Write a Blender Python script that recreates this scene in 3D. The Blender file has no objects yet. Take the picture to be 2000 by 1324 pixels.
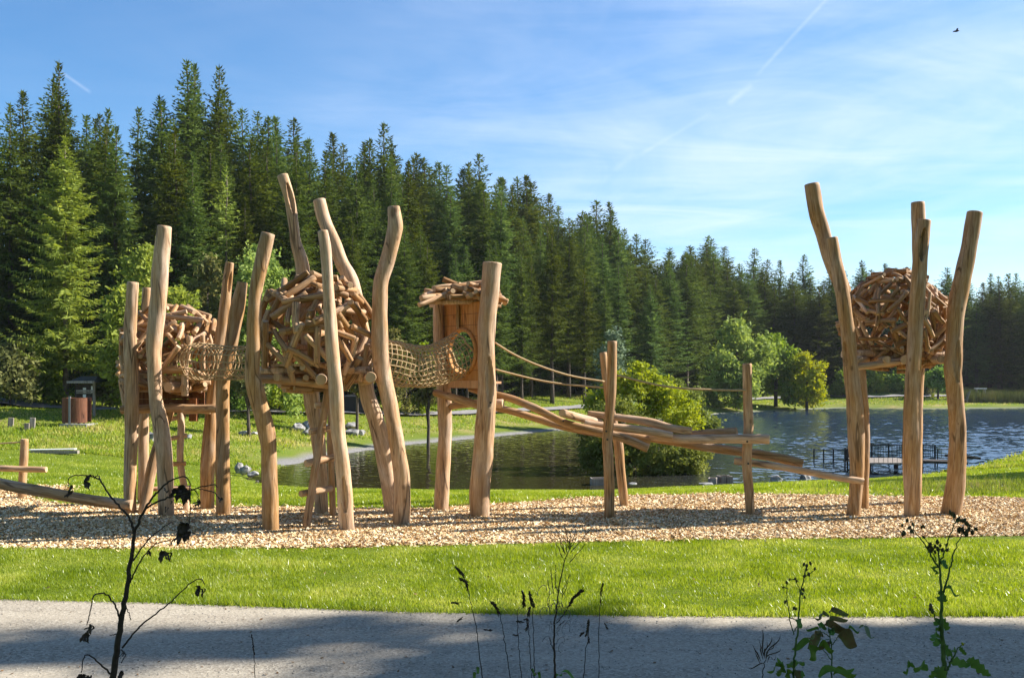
import bpy, math, random
import numpy as np
from mathutils import Vector, Matrix, Quaternion

scene = bpy.context.scene
COL = scene.collection
RNG = np.random.default_rng(7)
random.seed(7)
F, CX, HY, CAMZ = 2000.0, 1000.0, 730.0, 3.0      # survey of the photograph: focal length, horizon row, eye height
LAKE_Z = -0.85
rad = math.radians

def P(px, py, Y):
    "world point at distance Y seen at photograph pixel (px, py)"
    return Vector(((px - CX) / F * Y, Y, CAMZ - (py - HY) / F * Y))

def G(px, py, z=0.0):
    "world point on the level z seen at photograph pixel (px, py)"
    Y = (CAMZ - z) * F / (py - HY)
    return Vector(((px - CX) / F * Y, Y, z))

# ------------------------------------------------------------------ bookkeeping
def tag(o, label=None, cat=None, group=None, kind=None):
    if label: o['label'] = label
    if cat: o['category'] = cat
    if group: o['group'] = group
    if kind: o['kind'] = kind
    return o

def root(name, loc, label, cat, group=None):
    o = bpy.data.objects.new(name, None)
    o.empty_display_size = 0.2
    COL.objects.link(o)
    o.location = loc
    return tag(o, label, cat, group)

def wloc(o):
    v = Vector((0, 0, 0))
    while o is not None:
        v = v + o.location
        o = o.parent
    return v

def link(name, me, parent=None, loc=None, quat=None):
    o = bpy.data.objects.new(name, me)
    COL.objects.link(o)
    if parent is not None:
        o.parent = parent
    if loc is not None:
        o.location = loc
    if quat is not None:
        o.rotation_mode = 'QUATERNION'
        o.rotation_quaternion = quat
    return o

def copy_tree(o, loc, scale=1.0, rotz=0.0):
    r = o.copy(); COL.objects.link(r)
    r.location = loc; r.rotation_euler = (0, 0, rotz); r.scale = (scale, scale, scale)
    for ch in o.children:
        c = ch.copy(); COL.objects.link(c); c.parent = r
    return r

def mesh_from(name, V, Fs, mats, mi=None, smooth=False):
    me = bpy.data.meshes.new(name)
    me.from_pydata(V if isinstance(V, list) else np.asarray(V, dtype=np.float32), [], Fs)
    for m in mats:
        me.materials.append(m)
    if mi is not None:
        me.polygons.foreach_set('material_index', np.asarray(mi, dtype=np.int32))
    if smooth:
        me.polygons.foreach_set('use_smooth', np.ones(len(me.polygons), dtype=bool))
    me.update()
    return me

class MB:
    "collects boxes, tubes and polygons into one mesh"
    def __init__(s): s.v = []; s.f = []; s.m = []; s.sm = []
    def add(s, V, Fs, m=0, smooth=False):
        b = len(s.v)
        s.v += [tuple(float(c) for c in p) for p in V]
        for f in Fs:
            s.f.append([i + b for i in f]); s.m.append(m); s.sm.append(smooth)
    def box(s, c, size, R=None, m=0, taper=1.0):
        hx, hy, hz = size[0] / 2, size[1] / 2, size[2] / 2
        V = []
        for z in (-1, 1):
            t = taper if z > 0 else 1.0
            for x, y in ((-1, -1), (1, -1), (1, 1), (-1, 1)):
                p = Vector((x * hx * t, y * hy * t, z * hz))
                if R is not None: p = R @ p
                V.append(p + Vector(c))
        s.add(V, [(3, 2, 1, 0), (4, 5, 6, 7), (0, 1, 5, 4), (1, 2, 6, 5), (2, 3, 7, 6), (3, 0, 4, 7)], m)
    def bar(s, a, b, w, h, m=0):
        a, b = Vector(a), Vector(b); d = b - a
        q = d.to_track_quat('X', 'Z').to_matrix()
        s.box((a + b) / 2, (d.length, w, h), q, m)
    def tube(s, pts, r, seg=6, m=0, cap=True, smooth=True):
        pts = [Vector(p) for p in pts]; n = len(pts)
        if not hasattr(r, '__len__'): r = [r] * n
        V = []; up = None
        for i in range(n):
            t = (pts[min(i + 1, n - 1)] - pts[max(i - 1, 0)])
            t = t.normalized() if t.length > 1e-9 else Vector((0, 0, 1))
            if up is None:
                up = t.orthogonal().normalized()
            u = (up - t * up.dot(t))
            u = u.normalized() if u.length > 1e-6 else t.orthogonal().normalized()
            up = u; w = t.cross(u)
            for k in range(seg):
                a = 2 * math.pi * k / seg
                V.append(pts[i] + (u * math.cos(a) + w * math.sin(a)) * r[i])
        Fs = [(i * seg + k, i * seg + (k + 1) % seg, (i + 1) * seg + (k + 1) % seg, (i + 1) * seg + k) for i in range(n - 1) for k in range(seg)]
        s.add(V, Fs, m, smooth)
        if cap:
            b = len(s.v) - n * seg
            s.f.append([b + k for k in range(seg)][::-1]); s.m.append(m); s.sm.append(False)
            s.f.append([b + (n - 1) * seg + k for k in range(seg)]); s.m.append(m); s.sm.append(False)
    def mesh(s, name, mats):
        me = bpy.data.meshes.new(name)
        me.from_pydata(s.v, [], s.f)
        for m in (mats if isinstance(mats, (list, tuple)) else [mats]): me.materials.append(m)
        me.polygons.foreach_set('material_index', np.array(s.m, dtype=np.int32))
        me.polygons.foreach_set('use_smooth', np.array(s.sm, dtype=bool))
        me.update()
        return me
    def build(s, name, mats, parent=None):
        "vertices were given in world space; stored relative to the parent"
        if parent is not None:
            o = wloc(parent); s.v = [(x - o.x, y - o.y, z - o.z) for x, y, z in s.v]
        return link(name, s.mesh(name, mats), parent)
    def build_at(s, name, mats, loc):
        "a top-level mesh with its origin at loc"
        s.v = [(x - loc[0], y - loc[1], z - loc[2]) for x, y, z in s.v]
        return link(name, s.mesh(name, mats), None, loc)

def catmull(pts, n):
    "resample a list of arrays with Catmull-Rom, n points in all, even in arc length"
    Pn = np.array(pts, dtype=float)
    if len(Pn) == 2:
        t = np.linspace(0, 1, n)[:, None]
        return Pn[0] * (1 - t) + Pn[1] * t
    E = np.vstack([2 * Pn[0] - Pn[1], Pn, 2 * Pn[-1] - Pn[-2]])
    out = []
    for i in range(1, len(E) - 2):
        t = np.linspace(0, 1, 24, endpoint=False)[:, None]
        a, b, c, d = E[i - 1], E[i], E[i + 1], E[i + 2]
        out.append(0.5 * ((2 * b) + (c - a) * t + (2 * a - 5 * b + 4 * c - d) * t ** 2 + (3 * b - a - 3 * c + d) * t ** 3))
    out.append(Pn[-1:])
    Q = np.vstack(out)
    s = np.concatenate([[0], np.cumsum(np.linalg.norm(np.diff(Q[:, :3], axis=0), axis=1))])
    u = np.linspace(0, s[-1], n)
    return np.stack([np.interp(u, s, Q[:, k]) for k in range(Q.shape[1])], axis=1)

def log_object(name, pts, radii, mats, parent, seg=20, step=0.06, rough=0.05, seed=0, slits=(), bevel=0.012, screws=None):
    """a round log through world points; grain runs along its local Z.  slits: (s 0..1, half length m, angle deg, half width m, depth m)"""
    pts = [Vector(p) for p in pts]
    a, b = pts[0], pts[-1]
    q = Vector((0, 0, 1)).rotation_difference((b - a).normalized())
    Rm = np.array(q.to_matrix())
    loc = np.array([list(p - a) for p in pts]) @ Rm      # rows = R^T (p-a)
    data = np.hstack([loc, np.array(radii, dtype=float)[:, None]])
    L = sum((pts[i + 1] - pts[i]).length for i in range(len(pts) - 1))
    n = max(5, int(L / step) + 1)
    C = catmull(data, n)
    T = np.gradient(C[:, :3], axis=0); T /= np.linalg.norm(T, axis=1)[:, None]
    U = np.array([1.0, 0, 0]) - T * T[:, :1]; U /= np.linalg.norm(U, axis=1)[:, None]
    W = np.cross(T, U)
    th = np.linspace(0, 2 * math.pi, seg, endpoint=False)
    s = np.linspace(0, L, n)
    rng = np.random.default_rng(seed + 1000)
    ph = rng.uniform(0, 6.28, 12)
    R = C[:, 3][:, None] * np.ones((1, seg))
    kn = (0.55 * np.sin(2 * th[None] + 1.3 * s[:, None] + ph[0]) + 0.45 * np.sin(th[None] * 1 + 4.1 * s[:, None] + ph[1])
          + 0.4 * np.sin(3 * th[None] - 2.6 * s[:, None] + ph[2]) + 0.3 * np.sin(s[:, None] * 9 + 2 * th[None] + ph[3]) + 0.22 * np.sin(5 * th[None] + 6 * s[:, None] + ph[4]) * np.sin(s[:, None] * 3.1 + ph[6])
          + 0.35 * np.sin(s[:, None] * 2.2 + ph[5]))
    R = R * (1 + rough * kn)
    for (s0, hl, ang, hw, dep) in slits:
        v = np.abs((s - s0 * L) / hl)[:, None]
        d = (th[None] - rad(ang) + math.pi) % (2 * math.pi) - math.pi
        u = np.abs(d * C[:, 3][:, None] / hw)
        e = np.clip(1 - v ** 1.6, 0, 1)
        k = np.clip(1 - (u / np.maximum(e, 1e-4)) ** 2, 0, 1)
        R = R - dep * np.sqrt(k) * (e > 0.02)
        lip = np.exp(-((u - e) / 0.28) ** 2) * (v < 1.05)
        R = R + 0.10 * hw * lip
    V = C[:, None, :3] + R[:, :, None] * (np.cos(th)[None, :, None] * U[:, None] + np.sin(th)[None, :, None] * W[:, None])
    # bevelled ends
    e0 = C[0, :3] + (V[0] - C[0, :3]) * 0.90 - T[0] * bevel
    e1 = C[-1, :3] + (V[-1] - C[-1, :3]) * 0.90 + T[-1] * bevel
    V = np.concatenate([e0[None], V, e1[None]]).reshape(-1, 3)
    nr = n + 2
    i = np.arange(nr - 1)[:, None] * seg; k = np.arange(seg)[None]; k2 = (k + 1) % seg
    Q = np.stack([i + k, i + k2, i + seg + k2, i + seg + k], axis=-1).reshape(-1, 4)
    Fs = Q.tolist() + [list(range(seg))[::-1], list(range((nr - 1) * seg, nr * seg))]
    mi = [0] * len(Q) + [1, 1]
    V = V.tolist(); flat = 2
    if screws is not None:
        out_ = Vector(screws); out_.rotate(q.inverted()); out_.z = 0
        if out_.length > 1e-3:
            out_.normalize(); sd = Vector((-out_.y, out_.x, 0))
            for sf in (.13, .86):
                j = int(sf * (n - 1)); c0 = Vector(C[j, :3]) + out_ * (C[j, 3] * (1 + rough) + .003); b0 = len(V)
                V += [list(c0 + (sd * math.cos(k_ * 1.047) + Vector((0, 0, 1)) * math.sin(k_ * 1.047)) * .011) for k_ in range(6)]
                Fs.append(list(range(b0, b0 + 6))); mi.append(2); flat += 1
    me = mesh_from(name, V, Fs, mats, mi)
    sm = np.ones(len(Fs), dtype=bool); sm[-flat:] = False
    me.polygons.foreach_set('use_smooth', sm)
    off = wloc(parent) if parent is not None else Vector((0, 0, 0))
    return link(name, me, parent, a - off, q)

# ------------------------------------------------------------------ materials
def nodes_of(name):
    m = bpy.data.materials.new(name); m.use_nodes = True
    nt = m.node_tree
    for n in list(nt.nodes): nt.nodes.remove(n)
    out = nt.nodes.new('ShaderNodeOutputMaterial')
    return m, nt, out

class N:
    "tiny node helper"
    def __init__(s, nt): s.nt = nt
    def new(s, t, **kw):
        n = s.nt.nodes.new(t)
        for k, v in kw.items(): setattr(n, k, v)
        return n
    def put(s, sock, v):
        if hasattr(v, 'is_output'): s.nt.links.new(v, sock)
        elif v is not None: sock.default_value = v
    def coord(s, which='Object'): return s.new('ShaderNodeTexCoord').outputs[which]
    def mapping(s, vec, scale=(1, 1, 1), rot=(0, 0, 0), loc=(0, 0, 0)):
        n = s.new('ShaderNodeMapping'); s.put(n.inputs['Vector'], vec)
        n.inputs['Scale'].default_value = scale; n.inputs['Rotation'].default_value = rot; n.inputs['Location'].default_value = loc
        return n.outputs[0]
    def noise(s, vec, scale=5, detail=4, rough=0.55, dist=0.0):
        n = s.new('ShaderNodeTexNoise'); s.put(n.inputs['Vector'], vec)
        n.inputs['Scale'].default_value = scale; n.inputs['Detail'].default_value = detail
        n.inputs['Roughness'].default_value = rough; n.inputs['Distortion'].default_value = dist
        return n.outputs['Fac']
    def ramp(s, fac, stops, interp='LINEAR'):
        n = s.new('ShaderNodeValToRGB'); s.put(n.inputs[0], fac)
        n.color_ramp.interpolation = interp
        el = n.color_ramp.elements
        while len(el) < len(stops): el.new(0.5)
        for e, (p, c) in zip(el, stops):
            e.position = p; e.color = (*c, 1) if len(c) == 3 else c
        return n.outputs[0]
    def mix(s, fac, a, b, mode='MIX'):
        n = s.new('ShaderNodeMix', data_type='RGBA', blend_type=mode)
        s.put(n.inputs[0], fac); 
        for sock, v in ((n.inputs[6], a), (n.inputs[7], b)):
            s.put(sock, (*v, 1) if isinstance(v, tuple) and len(v) == 3 else v)
        return n.outputs[2]
    def math(s, op, a, b=None, c=None, clamp=False):
        n = s.new('ShaderNodeMath', operation=op, use_clamp=clamp)
        s.put(n.inputs[0], a)
        if b is not None: s.put(n.inputs[1], b)
        if c is not None: s.put(n.inputs[2], c)
        return n.outputs[0]
    def vmath(s, op, a, b=None):
        n = s.new('ShaderNodeVectorMath', operation=op)
        s.put(n.inputs[0], a)
        if b is not None: s.put(n.inputs[1], b)
        return n
    def maprange(s, v, a, b, c=0.0, d=1.0):
        n = s.new('ShaderNodeMapRange'); s.put(n.inputs[0], v)
        for i, x in enumerate((a, b, c, d)): n.inputs[i + 1].default_value = x
        return n.outputs[0]
    def hsv(s, col, h=0.5, sat=1.0, v=1.0):
        n = s.new('ShaderNodeHueSaturation')
        s.put(n.inputs['Hue'], h); s.put(n.inputs['Saturation'], sat); s.put(n.inputs['Value'], v); s.put(n.inputs['Color'], col)
        return n.outputs[0]
    def bump(s, h, strength=0.3, dist=0.02):
        n = s.new('ShaderNodeBump'); s.put(n.inputs['Height'], h)
        n.inputs['Strength'].default_value = strength; n.inputs['Distance'].default_value = dist
        return n.outputs[0]
    def bsdf(s, col, rough=0.8, spec=0.3, normal=None, metal=0.0):
        n = s.new('ShaderNodeBsdfPrincipled')
        s.put(n.inputs['Base Color'], (*col, 1) if isinstance(col, tuple) and len(col) == 3 else col)
        s.put(n.inputs['Roughness'], rough); n.inputs['Specular IOR Level'].default_value = spec
        n.inputs['Metallic'].default_value = metal
        if normal is not None: s.put(n.inputs['Normal'], normal)
        return n.outputs[0]
    def rnd(s): return s.new('ShaderNodeObjectInfo').outputs['Random']
    def island(s): return s.new('ShaderNodeNewGeometry').outputs['Random Per Island']
    def attr(s, name): return s.new('ShaderNodeAttribute', attribute_name=name)

def finish(nt, out, sh): nt.links.new(sh, out.inputs['Surface'])

def mat_plain(name, col, rough=0.7, var=0.12, scale=8.0, metal=0.0, spec=0.3, bump=0.0):
    m, nt, out = nodes_of(name); n = N(nt)
    f = n.noise(n.coord(), scale, 4)
    lo = tuple(c * (1 - var) for c in col); hi = tuple(min(1, c * (1 + var)) for c in col)
    c = n.ramp(f, [(0.3, lo), (0.7, hi)])
    nor = n.bump(f, bump, 0.02) if bump else None
    finish(nt, out, n.bsdf(c, rough, spec, nor, metal)); return m

def mat_wood(name, lo, mid, hi, silver=0.35, rnd=0.22, streak=0.55, foot=False):
    "peeled robinia log: grain along local Z, faint silvering, a few dark checks"
    m, nt, out = nodes_of(name); n = N(nt)
    co = n.coord(); r = n.rnd()
    sh = n.vmath('SCALE', (7.3, 3.1, 11.7)); n.put(sh.inputs['Scale'], r)
    co = n.vmath('ADD', co, sh.outputs[0]).outputs[0]
    g1 = n.noise(n.mapping(co, (9, 9, 0.8)), 2.0, 6, 0.6, 0.6)
    g2 = n.noise(n.mapping(co, (55, 55, 2.2)), 2.0, 4, 0.6)
    pat = n.noise(n.mapping(co, (3, 3, 0.9)), 1.4, 3, 0.5)
    c = n.ramp(g1, [(0.28, lo), (0.5, mid), (0.72, hi)])
    c = n.mix(n.math('MULTIPLY', n.ramp(g2, [(0.35, (1, 1, 1)), (0.6, (0, 0, 0))]), streak), c, lo)
    grey = n.hsv(c, 0.5, 0.52, 1.02)
    c = n.mix(n.math('MULTIPLY', n.ramp(pat, [(0.42, (0, 0, 0)), (0.68, (1, 1, 1))]), silver), c, grey)
    chk = n.noise(n.mapping(co, (34, 34, 0.55)), 2.0, 2, 0.5)
    c = n.mix(n.math('MULTIPLY', n.ramp(chk, [(0.665, (0, 0, 0)), (0.69, (1, 1, 1))]), 0.7), c, tuple(x * 0.3 for x in lo))
    kn = n.new('ShaderNodeTexVoronoi'); n.put(kn.inputs['Vector'], n.mapping(co, (2.6, 2.6, 1.5))); kn.inputs['Scale'].default_value = 1.0
    c = n.mix(n.math('MULTIPLY', n.ramp(kn.outputs['Distance'], [(0.045, (1, 1, 1)), (0.11, (0, 0, 0))]), 0.65), c, tuple(x * 0.42 for x in lo))
    ck = n.new('ShaderNodeTexVoronoi', feature='DISTANCE_TO_EDGE'); n.put(ck.inputs['Vector'], n.mapping(co, (8, 8, .40))); ck.inputs['Scale'].default_value = 1.0
    ckm = n.ramp(n.noise(n.mapping(co, (2.5, 2.5, .8), (0, 0, 0), (3, 5, 1)), 1.3, 2), [(0.48, (0, 0, 0)), (0.60, (1, 1, 1))])
    crack = n.math('MULTIPLY', n.ramp(ck.outputs['Distance'], [(0.018, (1, 1, 1)), (0.05, (0, 0, 0))]), ckm)
    c = n.mix(n.math('MULTIPLY', crack, 0.75), c, tuple(x * 0.22 for x in lo))
    if foot:                                            # soil splashed on the lowest hand's breadth
        zz = n.new('ShaderNodeSeparateXYZ'); n.put(zz.inputs[0], n.coord())
        sp = n.math('ADD', zz.outputs[2], n.math('MULTIPLY', n.math('SUBTRACT', g1, 0.5), 0.5))
        c = n.mix(n.maprange(sp, 0.12, 0.5, 0.6, 0.0), c, (0.16, 0.10, 0.05))
    c = n.hsv(c, 0.5, n.maprange(r, 0, 1, 1.10, 0.86), n.maprange(r, 0, 1, 1 - rnd, 1 + rnd * 0.6))
    h = n.math('ADD', n.math('MULTIPLY', g1, 0.6), n.math('MULTIPLY', g2, 0.4))
    finish(nt, out, n.bsdf(c, 0.72, 0.25, n.bump(h, 0.35, 0.012))); return m

def mat_endgrain(name, a, b):
    m, nt, out = nodes_of(name); n = N(nt)
    co = n.coord()
    w = n.new('ShaderNodeTexWave', wave_type='RINGS', rings_direction='Z')
    n.put(w.inputs['Vector'], co); w.inputs['Scale'].default_value = 22; w.inputs['Distortion'].default_value = 2.5
    w.inputs['Detail'].default_value = 2; w.inputs['Detail Scale'].default_value = 1.5
    c = n.mix(n.math('MULTIPLY', w.outputs['Fac'], 0.7), a, b)
    c = n.hsv(c, 0.5, 1.0, n.maprange(n.rnd(), 0, 1, 0.8, 1.1))
    finish(nt, out, n.bsdf(c, 0.8, 0.2)); return m

def mat_leaf(name, lo, mid, hi, trans=0.35, obj_var=0.25, patch=0.35, hue_var=0.02, rough=0.7, spec=0.12):
    "foliage: colour by leaf, by clump and by plant; light also comes through the leaf"
    m, nt, out = nodes_of(name); n = N(nt)
    isl = n.island(); r = n.rnd()
    pat = n.noise(n.coord(), patch, 3, 0.6)
    f = n.math('ADD', n.math('MULTIPLY', isl, 0.45), n.math('MULTIPLY', n.maprange(pat, 0.3, 0.7), 0.55))
    c = n.ramp(f, [(0.1, lo), (0.5, mid), (0.95, hi)])
    c = n.hsv(c, n.maprange(r, 0, 1, 0.5 - hue_var, 0.5 + hue_var), n.maprange(r, 0, 1, 1.06, 0.9), n.maprange(r, 0, 1, 1 - obj_var, 1 + obj_var))
    b = n.bsdf(c, rough, spec)
    t = n.new('ShaderNodeBsdfTranslucent'); n.put(t.inputs['Color'], n.hsv(c, 0.49, 1.1, 1.35))
    mx = n.new('ShaderNodeMixShader'); mx.inputs[0].default_value = trans
    nt.links.new(b, mx.inputs[1]); nt.links.new(t.outputs[0], mx.inputs[2])
    finish(nt, out, mx.outputs[0]); return m

M = {}
WL, WM, WH = (0.31, 0.158, 0.062), (0.52, 0.31, 0.15), (0.69, 0.475, 0.285)
M['wood'] = mat_wood('peeled_log', WL, WM, WH, 0.5)
M['post'] = mat_wood('peeled_post', WL, WM, WH, 0.5, foot=True)
M['stick'] = mat_wood('nest_stick', (0.26, 0.122, 0.042), (0.48, 0.27, 0.11), (0.68, 0.45, 0.25), 0.4, 0.42)
M['end'] = mat_endgrain('log_end', (0.42, 0.28, 0.155), (0.66, 0.49, 0.31))
M['plank'] = mat_wood('orange_plank', (0.44, 0.19, 0.065), (0.60, 0.315, 0.135), (0.68, 0.41, 0.20), 0.05, 0.1)
M['screen_wood'] = mat_wood('screen_slat', (0.13, 0.04, 0.015), (0.20, 0.068, 0.026), (0.27, 0.10, 0.045), 0.05, 0.1)
M['dark_plank'] = mat_wood('brown_plank', (0.13, 0.05, 0.02), (0.2, 0.08, 0.03), (0.28, 0.12, 0.05), 0.05, 0.1)
M['grey_wood'] = mat_wood('weathered_wood', (0.20, 0.16, 0.125), (0.32, 0.27, 0.22), (0.42, 0.37, 0.31), 0.5, 0.15)
M['rope'] = mat_plain('natural_rope', (0.42, 0.30, 0.16), 0.9, 0.25, 60)
M['bolt'] = mat_plain('steel_bolt', (0.06, 0.055, 0.05), 0.4, 0.1, 20, 0.8)
M['bark'] = mat_plain('spruce_bark', (0.085, 0.066, 0.05), 0.95, 0.45, 3.5, bump=0.5)
M['pale_bark'] = mat_plain('larch_bark', (0.17, 0.135, 0.10), 0.95, 0.4, 3.5, bump=0.5)
M['rock'] = mat_plain('pale_rock', (0.27, 0.26, 0.245), 0.9, 0.65, 4.5, bump=0.9)
M['dark_metal'] = mat_plain('dark_metal', (0.025, 0.028, 0.032), 0.5, 0.1, 10, 0.4)
M['grey_metal'] = mat_plain('grey_metal', (0.22, 0.22, 0.23), 0.45, 0.1, 10, 0.5)
M['slate'] = mat_plain('slate_roof', (0.04, 0.043, 0.05), 0.6, 0.3, 9)
M['white'] = mat_plain('white_paint', (0.78, 0.77, 0.74), 0.6, 0.05, 9)
M['concrete'] = mat_plain('pale_concrete', (0.30, 0.295, 0.285), 0.85, 0.12, 6)
M['dark_timber'] = mat_plain('dark_timber', (0.045, 0.035, 0.028), 0.8, 0.3, 8)
M['dry_stem'] = mat_plain('dry_stem', (0.05, 0.036, 0.028), 0.9, 0.3, 40)
M['green_stem'] = mat_plain('green_stem', (0.07, 0.12, 0.03), 0.8, 0.3, 40)
M['spruce'] = mat_leaf('spruce_needles', (0.034, 0.056, 0.010), (0.076, 0.115, 0.019), (0.155, 0.192, 0.038), 0.34, 0.34, 0.35, 0.022, 0.75, 0.06)
M['larch'] = mat_leaf('larch_needles', (0.11, 0.15, 0.018), (0.21, 0.255, 0.034), (0.32, 0.345, 0.055), 0.35, 0.15, 0.4)
M['leaf_green'] = mat_leaf('green_leaves', (0.08, 0.14, 0.016), (0.165, 0.25, 0.03), (0.28, 0.37, 0.05), 0.35, 0.15, 0.5)
M['leaf_light'] = mat_leaf('light_green_leaves', (0.13, 0.185, 0.03), (0.25, 0.32, 0.06), (0.37, 0.43, 0.1), 0.35, 0.12, 0.5)
M['leaf_yellow'] = mat_leaf('yellow_green_leaves', (0.14, 0.19, 0.02), (0.3, 0.36, 0.036), (0.52, 0.51, 0.055), 0.35, 0.1, 0.55)
M['leaf_olive'] = mat_leaf('olive_leaves', (0.091, 0.098, 0.026), (0.156, 0.156, 0.042), (0.247, 0.221, 0.065), 0.3, 0.12, 0.5)
M['leaf_bush'] = mat_leaf('willow_leaves', (0.085, 0.115, 0.022), (0.165, 0.21, 0.045), (0.27, 0.31, 0.085), 0.3, 0.1, 0.6)
M['leaf_grey'] = mat_leaf('grey_green_leaves', (0.096, 0.132, 0.066), (0.156, 0.204, 0.108), (0.240, 0.288, 0.168), 0.3, 0.1, 0.6)
M['bud'] = mat_leaf('dry_buds', (0.06, 0.05, 0.028), (0.1, 0.09, 0.042), (0.16, 0.13, 0.06), 0.15, 0.1, 5)
M['dry_leaf'] = mat_leaf('withered_leaves', (0.04, 0.028, 0.02), (0.065, 0.046, 0.033), (0.1, 0.072, 0.05), 0.1, 0.1, 5)
M['weed_leaf'] = mat_leaf('weed_leaves', (0.055, 0.12, 0.028), (0.1, 0.2, 0.045), (0.17, 0.27, 0.065), 0.3, 0.1, 5)
M['red_leaf'] = mat_leaf('reddish_leaves', (0.13, 0.06, 0.035), (0.14, 0.12, 0.05), (0.11, 0.2, 0.07), 0.3, 0.1, 12)
M['grass'] = mat_leaf('grass_blades', (0.1, 0.165, 0.008), (0.25, 0.335, 0.016), (0.56, 0.56, 0.13), 0.42, 0.0, 0.7, 0.0, 0.35, 0.5)
M['rough_grass'] = mat_leaf('rough_grass_blades', (0.12, 0.21, 0.012), (0.26, 0.33, 0.028), (0.56, 0.47, 0.17), 0.4, 0.0, 0.45, 0.0, 0.6, 0.3)
M['reed'] = mat_leaf('reed_blades', (0.035, 0.05, 0.014), (0.07, 0.085, 0.025), (0.15, 0.13, 0.05), 0.3, 0.0, 0.4, 0.0, 0.6, 0.2)
M['tall_weeds'] = mat_leaf('tall_weed_blades', (0.08, 0.13, 0.02), (0.15, 0.19, 0.035), (0.30, 0.24, 0.10), 0.4, 0.0, 0.6, 0.0, 0.6, 0.3)

# woodchips: every chip its own tone
m, nt, out = nodes_of('woodchips'); n = N(nt)
c = n.ramp(n.island(), [(0.0, (0.24, 0.12, 0.045)), (0.12, (0.47, 0.28, 0.115)), (0.4, (0.70, 0.50, 0.26)), (0.75, (0.82, 0.65, 0.40)), (1.0, (0.87, 0.78, 0.58))])
finish(nt, out, n.bsdf(c, 0.8, 0.25)); M['chips'] = m
m, nt, out = nodes_of('woodchip_bed'); n = N(nt)
co = n.coord(); f = n.noise(co, 16, 6, 0.7)
c = n.ramp(f, [(0.3, (0.14, 0.065, 0.028)), (0.5, (0.36, 0.2, 0.1)), (0.7, (0.55, 0.36, 0.2))])
finish(nt, out, n.bsdf(c, 0.9, 0.1, n.bump(f, 0.8, 0.04))); M['chipbed'] = m
# pale crushed-stone path
m, nt, out = nodes_of('crushed_stone'); n = N(nt)
co = n.coord()
v = n.new('ShaderNodeTexVoronoi'); n.put(v.inputs['Vector'], co); v.inputs['Scale'].default_value = 34
big = n.noise(co, 0.9, 4, 0.6); fine = n.noise(co, 42, 5, 0.8)
grain = n.ramp(v.outputs['Color'], [(0.0, (0.07, 0.062, 0.05)), (0.25, (0.27, 0.245, 0.21)), (0.6, (0.43, 0.40, 0.35)), (1.0, (0.66, 0.63, 0.56))])
c = n.mix(0.4, grain, n.ramp(fine, [(0.34, (0.09, 0.08, 0.065)), (0.46, (0.33, 0.305, 0.26)), (0.64, (0.60, 0.56, 0.49))]))
trk = n.noise(n.mapping(co, (.18, 1.6, 1)), 1.0, 4, 0.6)
c = n.mix(n.ramp(big, [(0.35, (0, 0, 0)), (0.7, (0.4, 0.4, 0.4))]), c, (0.31, 0.27, 0.22))
c = n.mix(n.ramp(trk, [(0.42, (0, 0, 0)), (0.62, (0.4, 0.4, 0.4))]), c, (0.52, 0.48, 0.41))
c = n.mix(1.0, c, (0.84, 0.80, 0.73), 'MULTIPLY')
finish(nt, out, n.bsdf(c, 0.9, 0.2, n.bump(n.math('ADD', v.outputs['Distance'], fine), 0.5, 0.008))); M['gravel'] = m
M['asphalt'] = mat_plain('far_path_surface', (0.22, 0.21, 0.205), 0.9, 0.2, 2.5)
# water
m, nt, out = nodes_of('pond_water'); n = N(nt)
co = n.coord()
t = n.new('ShaderNodeTexNoise'); n.put(t.inputs['Vector'], n.mapping(co, (.8, 1.1, 1))); t.inputs['Scale'].default_value = 7; t.inputs['Detail'].default_value = 3
k = n.vmath('SCALE', n.vmath('SUBTRACT', t.outputs['Color'], (.5, .5, .5)).outputs[0]); n.put(k.inputs['Scale'], .14)
rip = n.vmath('MULTIPLY', k.outputs[0], (.7, 1.0, 0.0)).outputs[0]
geo = n.new('ShaderNodeNewGeometry').outputs['Normal']
nrm_w = n.vmath('NORMALIZE', n.vmath('ADD', rip, geo).outputs[0]).outputs[0]
pb = n.new('ShaderNodeBsdfPrincipled')
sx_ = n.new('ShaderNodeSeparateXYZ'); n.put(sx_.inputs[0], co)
n.put(pb.inputs['Base Color'], n.mix(n.maprange(sx_.outputs[0], 3, 17), (0.030, 0.026, 0.010), (0.022, 0.044, 0.076))); pb.inputs['Roughness'].default_value = 0.06  # brown in the left shallows; sky-reflection blue put into the open water's base colour
pb.inputs['IOR'].default_value = 1.333
n.put(pb.inputs['Normal'], nrm_w)
finish(nt, out, pb.outputs[0]); M['water'] = m
# terrain: lawn, rough straw-coloured grass, forest floor and shore gravel by zone
m, nt, out = nodes_of('terrain'); n = N(nt)
co = n.coord(); at = n.attr('zone'); sep = n.new('ShaderNodeSeparateColor'); nt.links.new(at.outputs['Color'], sep.inputs[0])
f1 = n.noise(co, 0.35, 5, 0.65); f2 = n.noise(co, 9, 4, 0.7); f3 = n.noise(co, 40, 3, 0.7)
lawn = n.mix(0.5, n.ramp(f1, [(0.3, (0.08, 0.125, 0.008)), (0.7, (0.14, 0.18, 0.014))]), n.ramp(f2, [(0.3, (0.07, 0.11, 0.008)), (0.7, (0.16, 0.19, 0.022))]))
dry = n.ramp(n.math('ADD', n.math('MULTIPLY', f1, 0.6), n.math('MULTIPLY', f2, 0.4)), [(0.38, (0.11, 0.18, 0.015)), (0.5, (0.17, 0.19, 0.035)), (0.62, (0.30, 0.24, 0.10))])
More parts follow.
